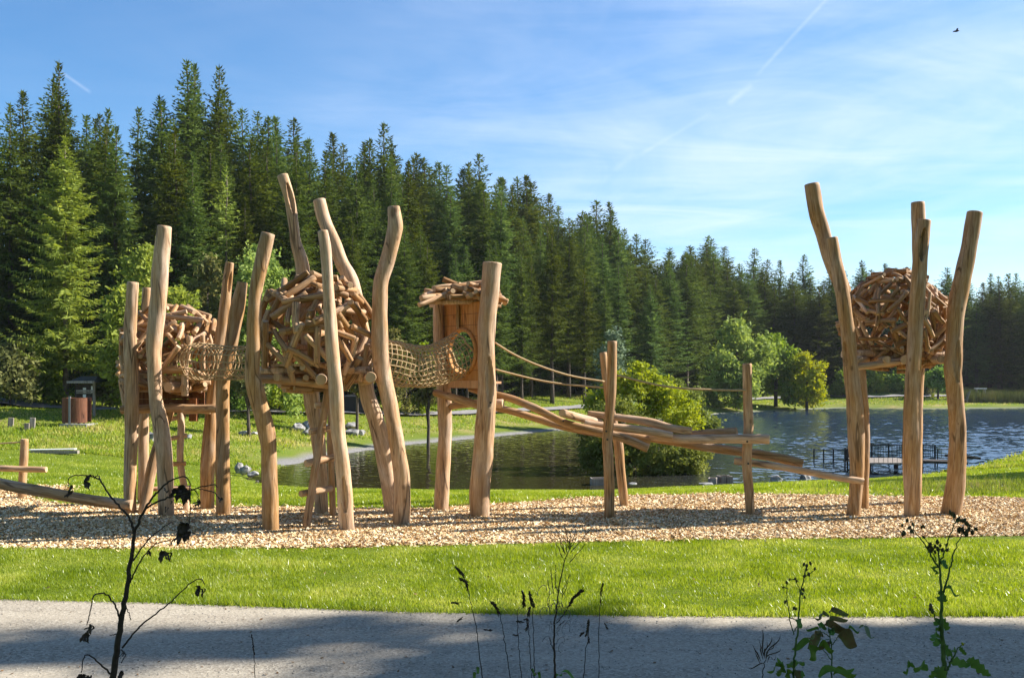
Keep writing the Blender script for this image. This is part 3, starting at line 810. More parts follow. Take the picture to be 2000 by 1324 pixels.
# ------------------------------------------------------------------ broadleaf trees and shrubs
def crown_cloud(name, blobs, n, leaf, mat, seed, clump=.45, base=(0, 0, 0)):
    "blobs: (cx, cy, cz, rx, ry, rz, weight) ellipsoids; leaves sit in clumps near their shells"
    r = np.random.default_rng(seed)
    wts = np.array([b[6] for b in blobs], float); wts /= wts.sum()
    C_, S_ = [], []
    for b, wt in zip(blobs, wts):
        rr = (b[3] * b[4] * b[5]) ** (1 / 3)
        nc = max(6, int(26 * (rr / max(clump, .1)) ** 1.6 * .35))
        d = unit(r.normal(0, 1, (nc, 3))); rad_ = r.uniform(.55, 1.02, (nc, 1)) ** .7
        cc = d * rad_ * np.array(b[3:6]) + np.array(b[:3])
        k = int(n * wt)
        idx = r.integers(0, nc, k)
        size = r.uniform(.6, 1.35, nc) * clump
        p = cc[idx] + r.normal(0, 1, (k, 3)) * (size[idx] * .42)[:, None] * np.array([1, 1, .75])
        C_.append(p)
    C_ = np.vstack(C_); m_ = len(C_)
    d = unit(r.normal(0, 1, (m_, 3)) + np.array([0, 0, -.25])); nrm = unit(np.cross(d, r.normal(0, 1, (m_, 3))))
    sz = leaf * r.uniform(.6, 1.4, (m_, 1))
    return quads(name, C_, nrm * sz * .55, d * sz, mat)

def limbs_mesh(name, H, r0, ends, mat, seed=0, lean=(0, 0)):
    m_ = MB(); r = random.Random(seed)
    top = Vector((lean[0], lean[1], H * .8))
    pts = [Vector((0, 0, -.4)), Vector((0, 0, .2)), Vector((lean[0] * .3 + r.gauss(0, .05), lean[1] * .3, H * .3)), Vector((lean[0] * .7, lean[1] * .7 + r.gauss(0, .05), H * .55)), top]
    m_.tube(pts, [r0 * 1.4, r0 * 1.1, r0 * .9, r0 * .6, r0 * .2], 8)
    for e in ends:
        t = r.uniform(.25, .65); a = Vector((lean[0] * t, lean[1] * t, H * t * .8 + .1)); e = Vector(e)
        mid = a.lerp(e, .5) + Vector((r.gauss(0, .1), r.gauss(0, .1), .08 * H * r.random()))
        m_.tube([a, mid, e], [r0 * .45, r0 * .28, r0 * .08], 6)
    return m_.mesh(name, M[mat])

def broadleaf(name, loc, H, blobs, n, leaf, mat, label, seed, bark='bark', r0=.13, clump=.5, cat='tree', group=None, trunk=True):
    o = root(name, loc, label, cat, group)
    if trunk:
        link('trunk', limbs_mesh('trunk', H, r0, [(b[0] * .8, b[1] * .8, b[2]) for b in blobs], bark, seed), o)
    link('crown' if trunk else 'foliage', crown_cloud(name + '_crown', blobs, n, leaf, mat, seed, clump), o)
    return o

def tree_at(px, py_base, Y, width_px, top_py, name, n, leaf, mat, label, seed, skirt=.25, **kw):
    x = (px - CX) / F * Y; g = hz(x, Y)
    H = CAMZ + (HY - top_py) / F * Y - g; w = width_px / F * Y / 2
    r = random.Random(seed); lo = H * skirt; ch = H - lo
    blobs = [(0, 0, lo + ch * .52, w * .72, w * .72, ch * .46, 3)]
    for k in range(9):
        a = 6.28 * k / 9 + r.uniform(-.5, .5); q = r.uniform(.45, .82)
        blobs.append((math.cos(a) * w * q, math.sin(a) * w * q, lo + ch * r.uniform(.10, .70), w * r.uniform(.22, .46), w * r.uniform(.22, .46), ch * r.uniform(.12, .25), .8))
    blobs.append((r.uniform(-.2, .2) * w, 0, lo + ch * .82, w * .38, w * .38, ch * .18, .9))
    return broadleaf(name, (x, Y, g - .05), H, blobs, n, leaf, mat, label, seed, **kw)

tree_at(285, 760, 52, 205, 480, 'broadleaf_tree', 22000, .12, 'leaf_light', 'rounded bright green tree behind the posts of the left nest tower', 1, .12, clump=.55)
tree_at(512, 760, 58, 150, 470, 'broadleaf_tree', 17000, .12, 'leaf_light', 'pale yellow-green tree between the left and middle nest towers', 2, .1, clump=.5)
tree_at(405, 760, 58, 110, 500, 'broadleaf_tree', 9000, .12, 'leaf_olive', 'olive brown tree between the left tower posts and pale green tree', 3, .1, clump=.5)
tree_at(1195, 790, 70, 62, 640, 'willow_tree', 6000, .12, 'leaf_grey', 'grey-green willow just behind the two bridge posts', 4, .1, clump=.5)
tree_at(1440, 795, 104, 125, 628, 'broadleaf_tree', 12000, .2, 'leaf_light', 'tall light green tree on the far shore beside the last bridge post', 5, .06, clump=.9, r0=.2)
tree_at(1515, 790, 110, 100, 655, 'broadleaf_tree', 9000, .2, 'leaf_green', 'mid green tree on the far shore left of the small yellow tree', 6, .06, clump=.9, r0=.2)
tree_at(1576, 797, 108, 78, 690, 'broadleaf_tree', 8000, .16, 'leaf_yellow', 'small round yellow-green tree on the far shore', 7, .16, clump=.7, r0=.16)
tree_at(1832, 785, 122, 42, 718, 'broadleaf_tree', 5000, .16, 'leaf_green', 'small dark round-crowned tree on the far shore between two right tower posts', 8, .34, clump=.6, r0=.14)
tree_at(1655, 780, 126, 60, 725, 'shrub', 4000, .18, 'leaf_green', 'green shrub on the far shore left of the right tower', 13, .02, clump=.8, cat='shrub')
tree_at(1712, 782, 128, 60, 715, 'shrub', 5000, .18, 'leaf_yellow', 'yellowish shrub under the right nest on the far shore', 9, .02, clump=.8, cat='shrub')
tree_at(1762, 782, 127, 56, 722, 'shrub', 5000, .18, 'leaf_green', 'dark green shrub under the right nest on the far shore', 10, .02, clump=.8, cat='shrub')
tree_at(1806, 783, 126, 40, 735, 'shrub', 2600, .16, 'leaf_olive', 'greyish brown shrub beside the small dark round tree', 12, .02, clump=.7, cat='shrub')
for k, (px, py, Y, top, w_) in enumerate([(486, 815, 51, 690, 52), (697, 800, 57, 668, 52), (836, 808, 54, 690, 50)]):
    tree_at(px, py, Y, w_, top, 'young_tree', 2200, .10, 'leaf_olive', ['young bank tree with slim trunk beside the left front post of the middle tower', 'young bank tree with slim trunk under the middle nest', 'young bank tree with thin dark trunk beneath the net tunnel to the cabin'][k], 30 + k, .48, clump=.35, r0=.085, group='young trees on the bank')
# undergrowth at the forest foot
for k, (px, Y, w_, top, mt, lab) in enumerate([
        (20, 54.5, 110, 660, 'leaf_olive', 'yellow-green thicket at the left picture edge above the path'), (85, 57, 90, 690, 'leaf_green', 'green thicket between the larch foot and the path'),
        (215, 58, 70, 700, 'leaf_olive', 'dry brownish shrub right of the notice board'), (470, 61, 80, 722, 'leaf_green', 'dark green shrub behind the left nest tower on the bank'),
        (545, 63, 120, 735, 'leaf_green', 'low green shrub at the forest foot below the middle nest'), (765, 68, 70, 640, 'leaf_olive', 'olive shrub against the dark spruces right of the middle tower'),
        (835, 70, 60, 668, 'leaf_green', 'dark shrub at the forest foot behind the net tunnel')]):
    tree_at(px, 780, Y, w_, top, 'shrub', 3800, .12, mt, lab, 50 + k, .0, clump=.45, cat='shrub', r0=.05)

# the big bush standing in the shallows behind the bridge
def bush(name, cx_px, Y, blobs_px, n, leaf, mat, label, seed, clump):
    x = (cx_px - CX) / F * Y
    k = Y / F
    blobs = [((px - cx_px) * k, dy, CAMZ - (py - HY) * k - LAKE_Z, rx * k, ry, rz * k, wt) for px, py, rx, rz, dy, ry, wt in blobs_px]
    o = root(name, (x, Y, LAKE_Z), label, 'shrub')
    link('foliage', crown_cloud(name, blobs, n, leaf, mat, seed, clump), o)
    st = MB(); r = random.Random(seed)
    for b in blobs:
        e = Vector((b[0], b[1], b[2] + b[5] * .5)); a = Vector((r.gauss(0, .35), r.gauss(0, .25), -.5))
        st.tube([a, a.lerp(e, .5) + Vector((0, 0, .25)), e], [.05, .035, .01], 5)
    st_o = link('stem', st.mesh('stem', M['bark']), o)
    return o
bush('willow_bush', 1262, 40, [(1215, 835, 62, 62, .2, 1.2, 3), (1290, 880, 80, 42, 0, 1.3, 3), (1190, 885, 45, 38, -.3, .9, 1.5), (1350, 890, 36, 34, 0, .7, 1), (1240, 905, 70, 24, -.6, .7, 1.6), (1320, 905, 50, 20, -.5, .6, 1), (1168, 850, 30, 46, .3, .7, 1.2), (1158, 890, 26, 34, .1, .6, .9)], 28000, .062, 'leaf_bush', 'dense green willow bush hanging low over the pond behind the bridge', 5, .30)
bush('willow_bush', 1275, 42.5, [(1240, 785, 62, 52, .2, 1.1, 3), (1310, 800, 50, 46, .1, 1.0, 2.4), (1190, 800, 34, 42, 0, .8, 1.2), (1285, 765, 34, 36, .3, .8, 1.2), (1330, 830, 38, 32, 0, .8, 1.2), (1205, 752, 30, 32, .3, .7, .9), (1172, 790, 26, 36, .1, .6, .9), (1255, 740, 30, 30, .3, .7, .9)], 23000, .066, 'leaf_yellow', 'yellowing bush rising above the green willow bush behind the bridge', 6, .30)
bush('willow_bush', 1345, 47, [(1335, 790, 38, 46, 0, .9, 2), (1360, 825, 34, 26, 0, .8, 1.2), (1310, 760, 22, 26, 0, .6, .7), (1385, 828, 18, 14, 0, .5, .5)], 9000, .075, 'leaf_bush', 'grey-green bush peeping out behind the yellowing bush', 7, .32)

# reeds on the far right shore
n = 6000
x = RNG.uniform(52, 75, n); y = RNG.uniform(118.5, 122.5, n); n = len(x); z = height(x, y)
blades('reeds', x, y, z, 1.0 + .4 * RNG.random(n), .05, .12, 'reed', 'reed belt on the far right shore', 8)

# trees beside the path, right of the frame; their shade falls over the path and the weeds
def shade_tree(x, y, H, w_, n, label, seed, skirt=.3, leaf=.2, extra=()):
    'a leafy tree; skirt is the height of the clear stem'
    r = random.Random(seed); lo = H * skirt; ch = H - lo
    blobs = [(0, 0, lo + ch * .5, w_ * .75, w_ * .75, ch * .48, 3)]
    for k in range(6):
        a = k * 1.047 + r.uniform(-.3, .3)
        blobs.append((math.cos(a) * w_ * .6, math.sin(a) * w_ * .6, lo + ch * r.uniform(.2, .65), w_ * .42, w_ * .42, ch * .22, 1))
    blobs += list(extra)
    return broadleaf('broadleaf_tree', (x, y, hz(x, y) - .1), H, blobs, n, leaf, 'leaf_green', label, seed, r0=.2 if n > 1000 else .07, clump=.8, group='trees right of the picture beside the path')

# unseen wood behind the viewpoint, added to block sky light on post fronts and weeds
_b = shade_tree(-3.0, -6.5, 17, 4.6, 12000, 'unseen tree in the wood added behind the viewpoint', 230, .1)
_b['group'] = 'unseen trees in the wood added behind the viewpoint'
for k, (x, y, sc) in enumerate([(-12, -5, 1.0), (6, -7, 1.1), (14, -4, 1.0), (-21, -3, 1.1), (-8, -13, 1.25), (3, -14, 1.2), (13, -13, 1.25), (-19, -12, 1.25), (-29, 1, 1.1)]):
    copy_tree(_b, (x, y, hz(x, y) - .1), sc, k * 1.3)
# ================================================================== climbing frames
WOOD = [M['wood'], M['end']]; POST = [M['post'], M['end']]; STICK = [M['stick'], M['end'], M['bolt']]
_seed = [0]
def nseed(): _seed[0] += 1; return _seed[0]

def post(parent, prof, Y, slits=(), dY=0.0, name='post', rough=0.06):
    "prof: (px, py, width px) from top to foot; dY tilts the head in depth"
    pts, rd = [], []
    n = len(prof)
    for i, (px, py, w) in enumerate(prof):
        yy = Y + dY * (1 - (py - prof[0][1]) / (prof[-1][1] - prof[0][1]))
        pts.append(P(px, py, yy)); rd.append(w / F * yy / 2 * 1.02)
    last = pts[-1].copy(); last.z = min(last.z - .15, -.2)
    pts.append(last); rd.append(rd[-1] * 1.03)
    pts = pts[::-1]; rd = rd[::-1]
    fine_ = bool(slits)
    L = sum((pts[i + 1] - pts[i]).length for i in range(len(pts) - 1))
    sl = []
    for (py, half, ang, hw, dep) in slits:
        s = 1 - (py - prof[0][1]) / (prof[-1][1] - prof[0][1]) * (1 - .2 / L)
        sl.append((s, half / F * Y, ang, hw / F * Y, dep))
    return log_object(name, pts, rd, POST, parent, seg=44 if fine_ else 26, step=.022 if fine_ else .06, rough=rough, seed=nseed(), slits=sl)

def beam(parent, prof, Y0, Y1, name='beam', mats=None, rough=.035):
    "prof: (px, py, width px) from end to end; depth runs from Y0 to Y1"
    n = len(prof); pts = []; rd = []
    for i, (px, py, w) in enumerate(prof):
        yy = Y0 + (Y1 - Y0) * i / (n - 1); pts.append(P(px, py, yy)); rd.append(w / F * yy / 2)
    return log_object(name, pts, rd, mats or WOOD, parent, seg=20, step=.08, rough=rough, seed=nseed())

def bolt(parent, px, py, Y):
    m_ = MB(); c = P(px, py, Y)
    m_.tube([c, c + Vector((0, -.03, 0))], .022, 8)
    return m_.build('bolt', M['bolt'], parent)

def nest(parent, c, R3, nst, L, r, seed, skip=None, limit=100, floor=True):
    """ball of sticks: nst sticks over an ellipsoid of half axes R3 about c, in two layers"""
    rg = np.random.default_rng(seed)
    fr = MB()
    cc = Vector(c)
    # carrying frame: cross logs and floor planks inside the ball
    zf = -R3[2] * .55
    for k in (-1, 1):
        fr.tube([cc + Vector((-R3[0] * .92, k * R3[1] * .45, zf - .08)), cc + Vector((R3[0] * .92, k * R3[1] * .45, zf - .08))], .075, 12)
        fr.tube([cc + Vector((k * R3[0] * .5, -R3[1] * .95, zf - .22)), cc + Vector((k * R3[0] * .5, R3[1] * .95, zf - .22))], .075, 12)
    if floor:
        for k in range(7):
            yy = -R3[1] * .7 + R3[1] * 1.4 * k / 6
            half = R3[0] * .75 * math.sqrt(max(.05, 1 - (yy / R3[1]) ** 2))
            fr.box(cc + Vector((0, yy, zf + .02)), (2 * half, R3[1] * .215, .05))
    body = fr.build('nest', M['wood'], parent)
    tot = int(nst * 1.0); g = math.pi * (3 - math.sqrt(5))
    items = []
    for i in range(tot):
        z = 1 - 2 * (i + .5) / tot; q = math.sqrt(max(0, 1 - z * z)); a = i * g
        d = Vector((q * math.cos(a), q * math.sin(a), z)) + Vector(rg.normal(0, .09, 3)); d.normalize()
        if skip and skip(d): continue
        layer = (1.0 if i % 4 != 3 else .80) * rg.uniform(.94, 1.05)
        ctr = Vector((d.x * R3[0], d.y * R3[1], d.z * R3[2])) * layer
        nrm = Vector((d.x / R3[0], d.y / R3[1], d.z / R3[2])).normalized()
        t = nrm.orthogonal().normalized(); t.rotate(Quaternion(nrm, rg.uniform(0, math.pi)))
        t = (t + nrm * rg.normal(0, .16)).normalized()
        if d.z < -.72: t = Vector((t.x, t.y, t.z * .25)).normalized()
        ll = L * rg.uniform(.72, 1.25) * (.85 if abs(d.z) > .8 else 1)
        rr = r * rg.uniform(.85, 1.15)
        front = -d.y + .35 * d.z + .2 * abs(d.x)
        items.append((front, ctr, t, ll, rr, nrm))
    items.sort(key=lambda e: -e[0])
    rest = MB()
    for k, (fr_, ctr, t, ll, rr, nrm) in enumerate(items):
        a = cc + ctr - t * ll / 2; b = cc + ctr + t * ll / 2
        mid = cc + ctr + t.cross(nrm) * rg.normal(0, .012) + nrm * rg.uniform(-.01, .015)
        if k < limit:
            log_object('stick', [a, mid, b], [rr * rg.uniform(.95, 1.08), rr, rr * rg.uniform(.88, 1.0)], STICK, body, seg=14, step=.09, rough=.03, seed=nseed(), bevel=.008, screws=nrm)
        else:
            rest.tube([a, mid, b], rr, 10)
    if rest.v:
        tag(rest.build('stick', M['stick'], body), kind='stuff')
    return body

def ladder(parent, railL, railR, rungs, Y, w=13):
    l = bpy.data.objects.new('ladder', None); COL.objects.link(l); l.parent = parent
    for rl in (railL, railR):
        prof, y0, y1 = rl
        beam(l, prof, y0, y1, 'rail', rough=.05)
    for (x0, y0, x1, y1, d0, d1, wd) in rungs:
        beam(l, [(x0, y0, wd), ((x0 + x1) / 2, (y0 + y1) / 2, wd), (x1, y1, wd)], d0, d1, 'rung')
    return l

# ---------------------------------------------------------------- left nest tower
TA = root('nest_tower', (-7.45, 22.6, 0), 'smaller left nest tower of crooked pale posts round a low ball of sticks', 'climbing tower')
post(TA, [(259, 552, 22), (255, 640, 25), (257, 740, 26), (257, 830, 25), (255, 900, 24), (253, 1003, 24)], 21.9)
post(TA, [(287, 563, 16), (285, 640, 19), (283, 720, 20), (280, 820, 21), (280, 930, 20), (279, 985, 20)], 23.6)
post(TA, [(321, 443, 28), (315, 500, 31), (312, 545, 31), (311, 568, 30), (302, 661, 29), (301, 700, 27), (304, 777, 26), (315, 833, 31), (322, 917, 30), (325, 1007, 29)], 21.6)
post(TA, [(449, 514, 16), (442, 568, 19), (435, 630, 21), (425, 690, 22), (417, 746, 22), (411, 824, 23), (407, 886, 26), (404, 1004, 25)], 22.6, slits=[(552, 22, -40, 5, .05)])
post(TA, [(473, 552, 19), (464, 600, 27), (451, 676, 24), (440, 720, 25), (435, 746, 27), (435, 849, 26), (436, 979, 27), (436, 1006, 27)], 21.75)
nest(TA, P(338, 690, 22.95), (1.08, 1.05, 1.0), 165, .74, .055, 41, skip=lambda d: (d.x > .82 and abs(d.z) < .35) or d.z < -.93)
# box frame under the nest
for pr, y0, y1 in [([(238, 800, 17), (330, 797, 17), (410, 800, 17)], 22.3, 22.3), ([(360, 800, 19), (390, 799, 18), (425, 798, 17)], 22.2, 22.0), ([(328, 756, 21), (352, 756, 21), (382, 754, 19)], 21.9, 22.6),
                   ([(318, 722, 16), (352, 722, 16), (362, 722, 16)], 22.0, 22.0), ([(361, 690, 13), (361, 740, 13), (361, 772, 13)], 22.05, 22.05), ([(240, 722, 14), (262, 730, 14), (300, 732, 14)], 22.2, 22.2),
                   ([(236, 742, 10), (244, 790, 10), (252, 812, 10)], 22.5, 22.3)]:
    beam(TA, pr, y0, y1)
b = MB()
for k in range(3):
    b.box(P(325, 800 - k * 14, 22.75), (1.7, .05, .15))
b.box(P(378, 800, 22.4), (.16, .16, .5))
b.build('platform', M['dark_plank'], TA)
ladder(TA, ([(279, 1006, 21), (300, 900, 19), (318, 840, 17), (338, 790, 16)], 21.9, 22.6), ([(365, 1000, 13), (361, 960, 13), (352, 900, 13), (354, 830, 14), (352, 795, 14)], 22.3, 22.7),
       [(284, 955, 372, 952, 22.1, 22.4, 9), (294, 908, 362, 905, 22.2, 22.5, 9), (306, 862, 364, 850, 22.3, 22.6, 9), (318, 822, 362, 812, 22.5, 22.7, 9)], 22)

# ---------------------------------------------------------------- middle nest tower
TB = root('nest_tower', (-3.9, 20.9, 0), 'largest nest tower in the middle-left, five crooked posts round a big stick ball', 'climbing tower')
post(TB, [(524, 457, 26), (509, 521, 27), (500, 568, 25), (496, 630, 28), (493, 723, 28), (496, 746, 31), (504, 777, 31), (521, 849, 31), (525, 886, 29), (527, 948, 31), (529, 1036, 33)], 19.6)
post(TB, [(552, 343, 21), (566, 391, 21), (574, 444, 20), (578, 475, 21), (590, 521, 26), (598, 600, 27), (604, 700, 30), (609, 780, 31), (620, 840, 28), (626, 917, 25), (628, 1007, 26)], 21.9, slits=[(393, 34, -62, 6, .09)])
post(TB, [(623, 391, 24), (632, 428, 25), (653, 475, 25), (668, 515, 26), (688, 556, 28), (705, 640, 29), (712, 700, 30), (718, 771, 31), (735, 824, 33), (748, 880, 31), (757, 942, 26), (766, 1005, 26)], 21.9)
post(TB, [(630, 452, 19), (636, 490, 21), (641, 552, 21), (644, 614, 24), (648, 676, 26), (652, 715, 26), (657, 777, 28), (660, 840, 28), (666, 886, 27), (673, 963, 28), (678, 1036, 29)], 19.62, slits=[(965, 38, -85, 7, .06)])
post(TB, [(769, 405, 24), (772, 438, 29), (769, 459, 29), (758, 506, 29), (744, 552, 29), (741, 599, 29), (742, 661, 31), (747, 723, 31), (755, 762, 30), (768, 824, 30), (778, 886, 31), (786, 948, 32), (784, 1022, 33)], 20.4)
nest(TB, P(619, 655, 20.95), (1.16, 1.12, 1.15), 185, .80, .061, 42, skip=lambda d: (d.x > .86 and abs(d.z) < .3) or (d.x < -.86 and abs(d.z) < .3) or d.z < -.95)
for pr, y0, y1 in [([(502, 739, 17), (570, 744, 17), (640, 752, 16)], 19.95, 20.4), ([(628, 741, 22), (624, 741, 22), (618, 740, 21)], 19.75, 21.6), ([(724, 737, 22), (718, 740, 22), (708, 742, 21)], 19.9, 21.6)]:
    beam(TB, pr, y0, y1)
ladder(TB, ([(598, 1030, 16), (615, 920, 16), (628, 840, 16), (641, 760, 15)], 19.85, 20.5), ([(650, 1006, 13), (647, 920, 13), (645, 850, 13), (652, 765, 13)], 20.6, 20.7),
       [(588, 964, 646, 954, 19.9, 20.5, 13), (598, 905, 652, 893, 20.0, 20.5, 14), (606, 843, 650, 836, 20.25, 20.6, 12), (616, 792, 652, 788, 20.4, 20.6, 12)], 20)

# ---------------------------------------------------------------- cabin tower
TC = root('cabin_tower', (-.95, 22.0, 0), 'log tower with an orange plank cabin, round portal and stick roof in the middle', 'climbing tower')
post(TC, [(856, 592, 20), (856, 655, 20), (866, 747, 25), (868, 792, 25), (870, 846, 25), (865, 920, 29), (862, 996, 29)], 22.5)
post(TC, [(962, 514, 35), (958, 567, 36), (950, 630, 36), (950, 692, 33), (951, 780, 36), (945, 860, 38), (938, 950, 38), (938, 1008, 37)], 21.4, slits=[(745, 50, -72, 8, .07)])
post(TC, [(953, 560, 20), (949, 700, 20), (946, 850, 22), (943, 985, 22)], 23.4)
post(TC, [(858, 596, 18), (862, 740, 20), (868, 880, 20), (866, 978, 20)], 24.0)
# plank wall with a round hole, from the rear left post to the front post
A_, B_ = P(866, 590, 22.62), P(950, 590, 21.45)
zt, zb = P(900, 592, 22).z, P(900, 745, 22).z
A_.z = B_.z = 0
u_ = (B_ - A_).normalized(); wl = (B_ - A_).length; nrm_ = Vector((u_.y, -u_.x, 0))
if nrm_.x > 0: nrm_ = -nrm_
pc = P(905, 688, 22.05); cu = (Vector((pc.x, pc.y, 0)) - A_).dot(u_); cz = pc.z; pr_ = .455
m_ = MB(); ns = 48; ring_i, ring_o = [], []
for k in range(ns):
    a = 2 * math.pi * (k + .5) / ns; ca, sa = math.cos(a), math.sin(a)
    t = min((wl - cu) / ca if ca > 0 else (0 - cu) / ca if ca < 0 else 1e9, (zt - cz) / sa if sa > 0 else (zb - cz) / sa if sa < 0 else 1e9)
    ring_i.append((cu + pr_ * ca, cz + pr_ * sa)); ring_o.append((cu + t * ca, cz + t * sa))
# exact corners
for cx_, cy_ in ((0, zt), (wl, zt), (wl, zb), (0, zb)):
    j = min(range(ns), key=lambda k: math.hypot(ring_o[k][0] - cx_, ring_o[k][1] - cy_)); ring_o[j] = (cx_, cy_)
def wp(p, s): return A_ + u_ * p[0] + Vector((0, 0, p[1])) + nrm_ * s
Vv = [wp(p, .03) for p in ring_i] + [wp(p, .03) for p in ring_o] + [wp(p, -.03) for p in ring_i] + [wp(p, -.03) for p in ring_o]
Ff = []
for k in range(ns):
    j = (k + 1) % ns
    Ff += [(k, j, ns + j, ns + k), (2 * ns + j, 2 * ns + k, 3 * ns + k, 3 * ns + j), (j, k, 2 * ns + k, 2 * ns + j), (ns + k, ns + j, 3 * ns + j, 3 * ns + k)]
m_.add(Vv, Ff)
wall = m_.build('cabin_wall', M['plank'], TC)
m_ = MB()
for k in range(1, 7):                                   # shadow gaps between the boards, as thin battens standing 2 mm proud
    z = zb + (zt - zb) * k / 7
    half = math.sqrt(max(0, (pr_ + .07) ** 2 - (z - cz) ** 2)) if abs(z - cz) < pr_ + .07 else 0
    for s0, s1 in ((.0, cu - half), (cu + half, wl)):
        if s1 - s0 > .05: m_.bar(wp((s0, z), .031), wp((s1, z), .031), .008, .010)
m_.build('board_joint', M['dark_plank'], wall)
m_ = MB(); R_ = []
for k in range(41):
    a = 2 * math.pi * k / 40; R_.append(wp((cu + (pr_ + .035) * math.cos(a), cz + (pr_ + .035) * math.sin(a)), .05))
m_.tube(R_, .045, 8, cap=False)
m_.build('portal_ring', M['plank'], wall)
m_ = MB(); m_.bar(wp((cu - .12, cz + pr_ + .05), .07), wp((cu - .12, zt + .05), .07), .09, .06); m_.build('batten', M['wood'], wall)
m_ = MB(); m_.bar(wp((.05, zb - .06), .0), wp((wl, zb - .06), .0), .12, .16)
for k in range(2):
    o_ = -nrm_ * (.12 + .2 * k)
    m_.bar(wp((.05, zb - .02), 0) + o_, wp((wl, zb - .02), 0) + o_, .17, .05)
m_.build('floor', M['plank'], TC)
# roof: short logs thrown over a frame
rc = P(907, 582, 22.35)
roof = MB()
for k in (-1, 1):
    roof.tube([rc + Vector((-.80, k * .5, -.12)), rc + Vector((.80, k * .5, -.12))], .06, 10)
    roof.tube([rc + Vector((k * .55, -.7, -.03)), rc + Vector((k * .55, .7, -.03))], .06, 10)
roof_o = roof.build('roof', M['wood'], TC)
rg = np.random.default_rng(5)
for k in range(58):
    x = rg.uniform(-.66, .82); y = rg.uniform(-.75, .7) if k > 18 else rg.uniform(-.8, -.45)
    hgt = .40 * (1 - abs(x) / 1.05) * (1 - .45 * (abs(y) / .9)) * rg.uniform(.3, 1.05)
    t = Vector((rg.normal(0, 1), rg.normal(0, .7), -np.sign(x) * abs(rg.normal(0, .28)) * np.sign(1))).normalized()
    if t.x < 0: t = -t
    t.z = -.35 * x + rg.normal(0, .12); t.normalize()
    c_ = rc + Vector((x, y, hgt - (.12 if y < -.5 else 0))); L_ = rg.uniform(.4, .85); r_ = rg.uniform(.048, .068)
    log_object('stick', [c_ - t * L_ / 2, c_ + Vector((0, 0, rg.normal(0, .012))), c_ + t * L_ / 2], [r_, r_, r_ * .92], STICK, roof_o, seg=14, step=.09, rough=.03, seed=nseed(), bevel=.008)
for pr, y0, y1 in [([(850, 767, 14), (890, 778, 15), (940, 793, 16)], 22.3, 21.55), ([(872, 795, 13), (905, 790, 14), (940, 786, 14)], 22.6, 21.7), ([(936, 788, 17), (960, 788, 17), (982, 788, 17)], 22.0, 21.85)]:
    beam(TC, pr, y0, y1)
bolt(TC, 878, 776, 22.0); bolt(TC, 958, 786, 21.1)

# ---------------------------------------------------------------- log bridge with rope handrails
TD = root('log_bridge', (2.9, 21.8, 0), 'sloping bridge of stacked logs on three slim posts with rope handrails', 'climbing bridge')
post(TD, [(1196, 667, 18), (1194, 761, 19), (1189, 825, 20), (1186, 864, 20), (1188, 891, 20), (1190, 950, 20), (1190, 1013, 20)], 21.2, rough=.025)
post(TD, [(1178, 689, 14), (1183, 740, 14), (1191, 790, 15), (1200, 835, 17), (1208, 869, 19), (1212, 917, 18), (1219, 985, 17)], 23.1, rough=.025)
post(TD, [(1459, 711, 18), (1460, 770, 17), (1462, 830, 18), (1459, 880, 18), (1459, 915, 18), (1463, 960, 18), (1465, 1006, 17)], 21.75, rough=.03)
BM = [([(917, 758, 13), (942, 766, 13), (968, 771, 14), (1000, 779, 14), (1040, 795, 15), (1075, 812, 15), (1110, 828, 15), (1180, 845, 16), (1230, 860, 17), (1265, 875, 17)], 22.2, 21.45),
      ([(968, 796, 14), (1000, 803, 14), (1050, 818, 15), (1100, 833, 15), (1170, 846, 15), (1230, 852, 16), (1270, 861, 17)], 22.5, 22.2),
      ([(1098, 806, 16), (1130, 815, 16), (1172, 826, 16)], 21.3, 22.3),
      ([(1142, 827, 14), (1200, 834, 15), (1260, 841, 16), (1312, 851, 16)], 21.75, 21.85),
      ([(1149, 808, 13), (1200, 814, 14), (1270, 825, 17), (1310, 836, 16), (1350, 843, 17)], 22.3, 22.0),
      ([(1335, 849, 15), (1380, 846, 15), (1438, 843, 17)], 22.5, 21.9),
      ([(1270, 852, 15), (1340, 857, 18), (1420, 857, 18), (1502, 857, 19)], 22.2, 21.45),
      ([(1235, 850, 14), (1306, 861, 15), (1380, 873, 17), (1450, 882, 18), (1520, 894, 18), (1567, 905, 19)], 22.6, 22.0),
      ([(1435, 900, 13), (1500, 908, 13), (1560, 918, 13), (1620, 929, 14), (1686, 940, 13)], 21.9, 21.35)]
for pr, y0, y1 in BM: beam(TD, pr, y0, y1)
for px, py, Y in ((1184, 842, 21.08), (1186, 858, 21.08), (1459, 862, 21.3), (1461, 905, 21.62), (1100, 822, 21.5), (1560, 912, 21.85)): bolt(TD, px, py, Y)
def rope(parent, prof, Y0, Y1, r=.022, name='rope'):
    n_ = len(prof); C = catmull([list(P(px, py, Y0 + (Y1 - Y0) * i / (n_ - 1))) for i, (px, py) in enumerate(prof)], 40)
    m_ = MB(); m_.tube([Vector(c) for c in C], r, 7)
    return m_.build(name, M['rope'], parent)
rope(TD, [(966, 669), (1000, 690), (1040, 709), (1090, 727), (1130, 737), (1180, 745)], 22.0, 23.0)
rope(TD, [(966, 721), (1000, 730), (1050, 742), (1100, 750), (1158, 755), (1183, 757)], 22.3, 23.1)
rope(TD, [(1196, 731), (1230, 739), (1280, 751), (1330, 758), (1390, 761), (1460, 762)], 21.3, 21.7, .022)

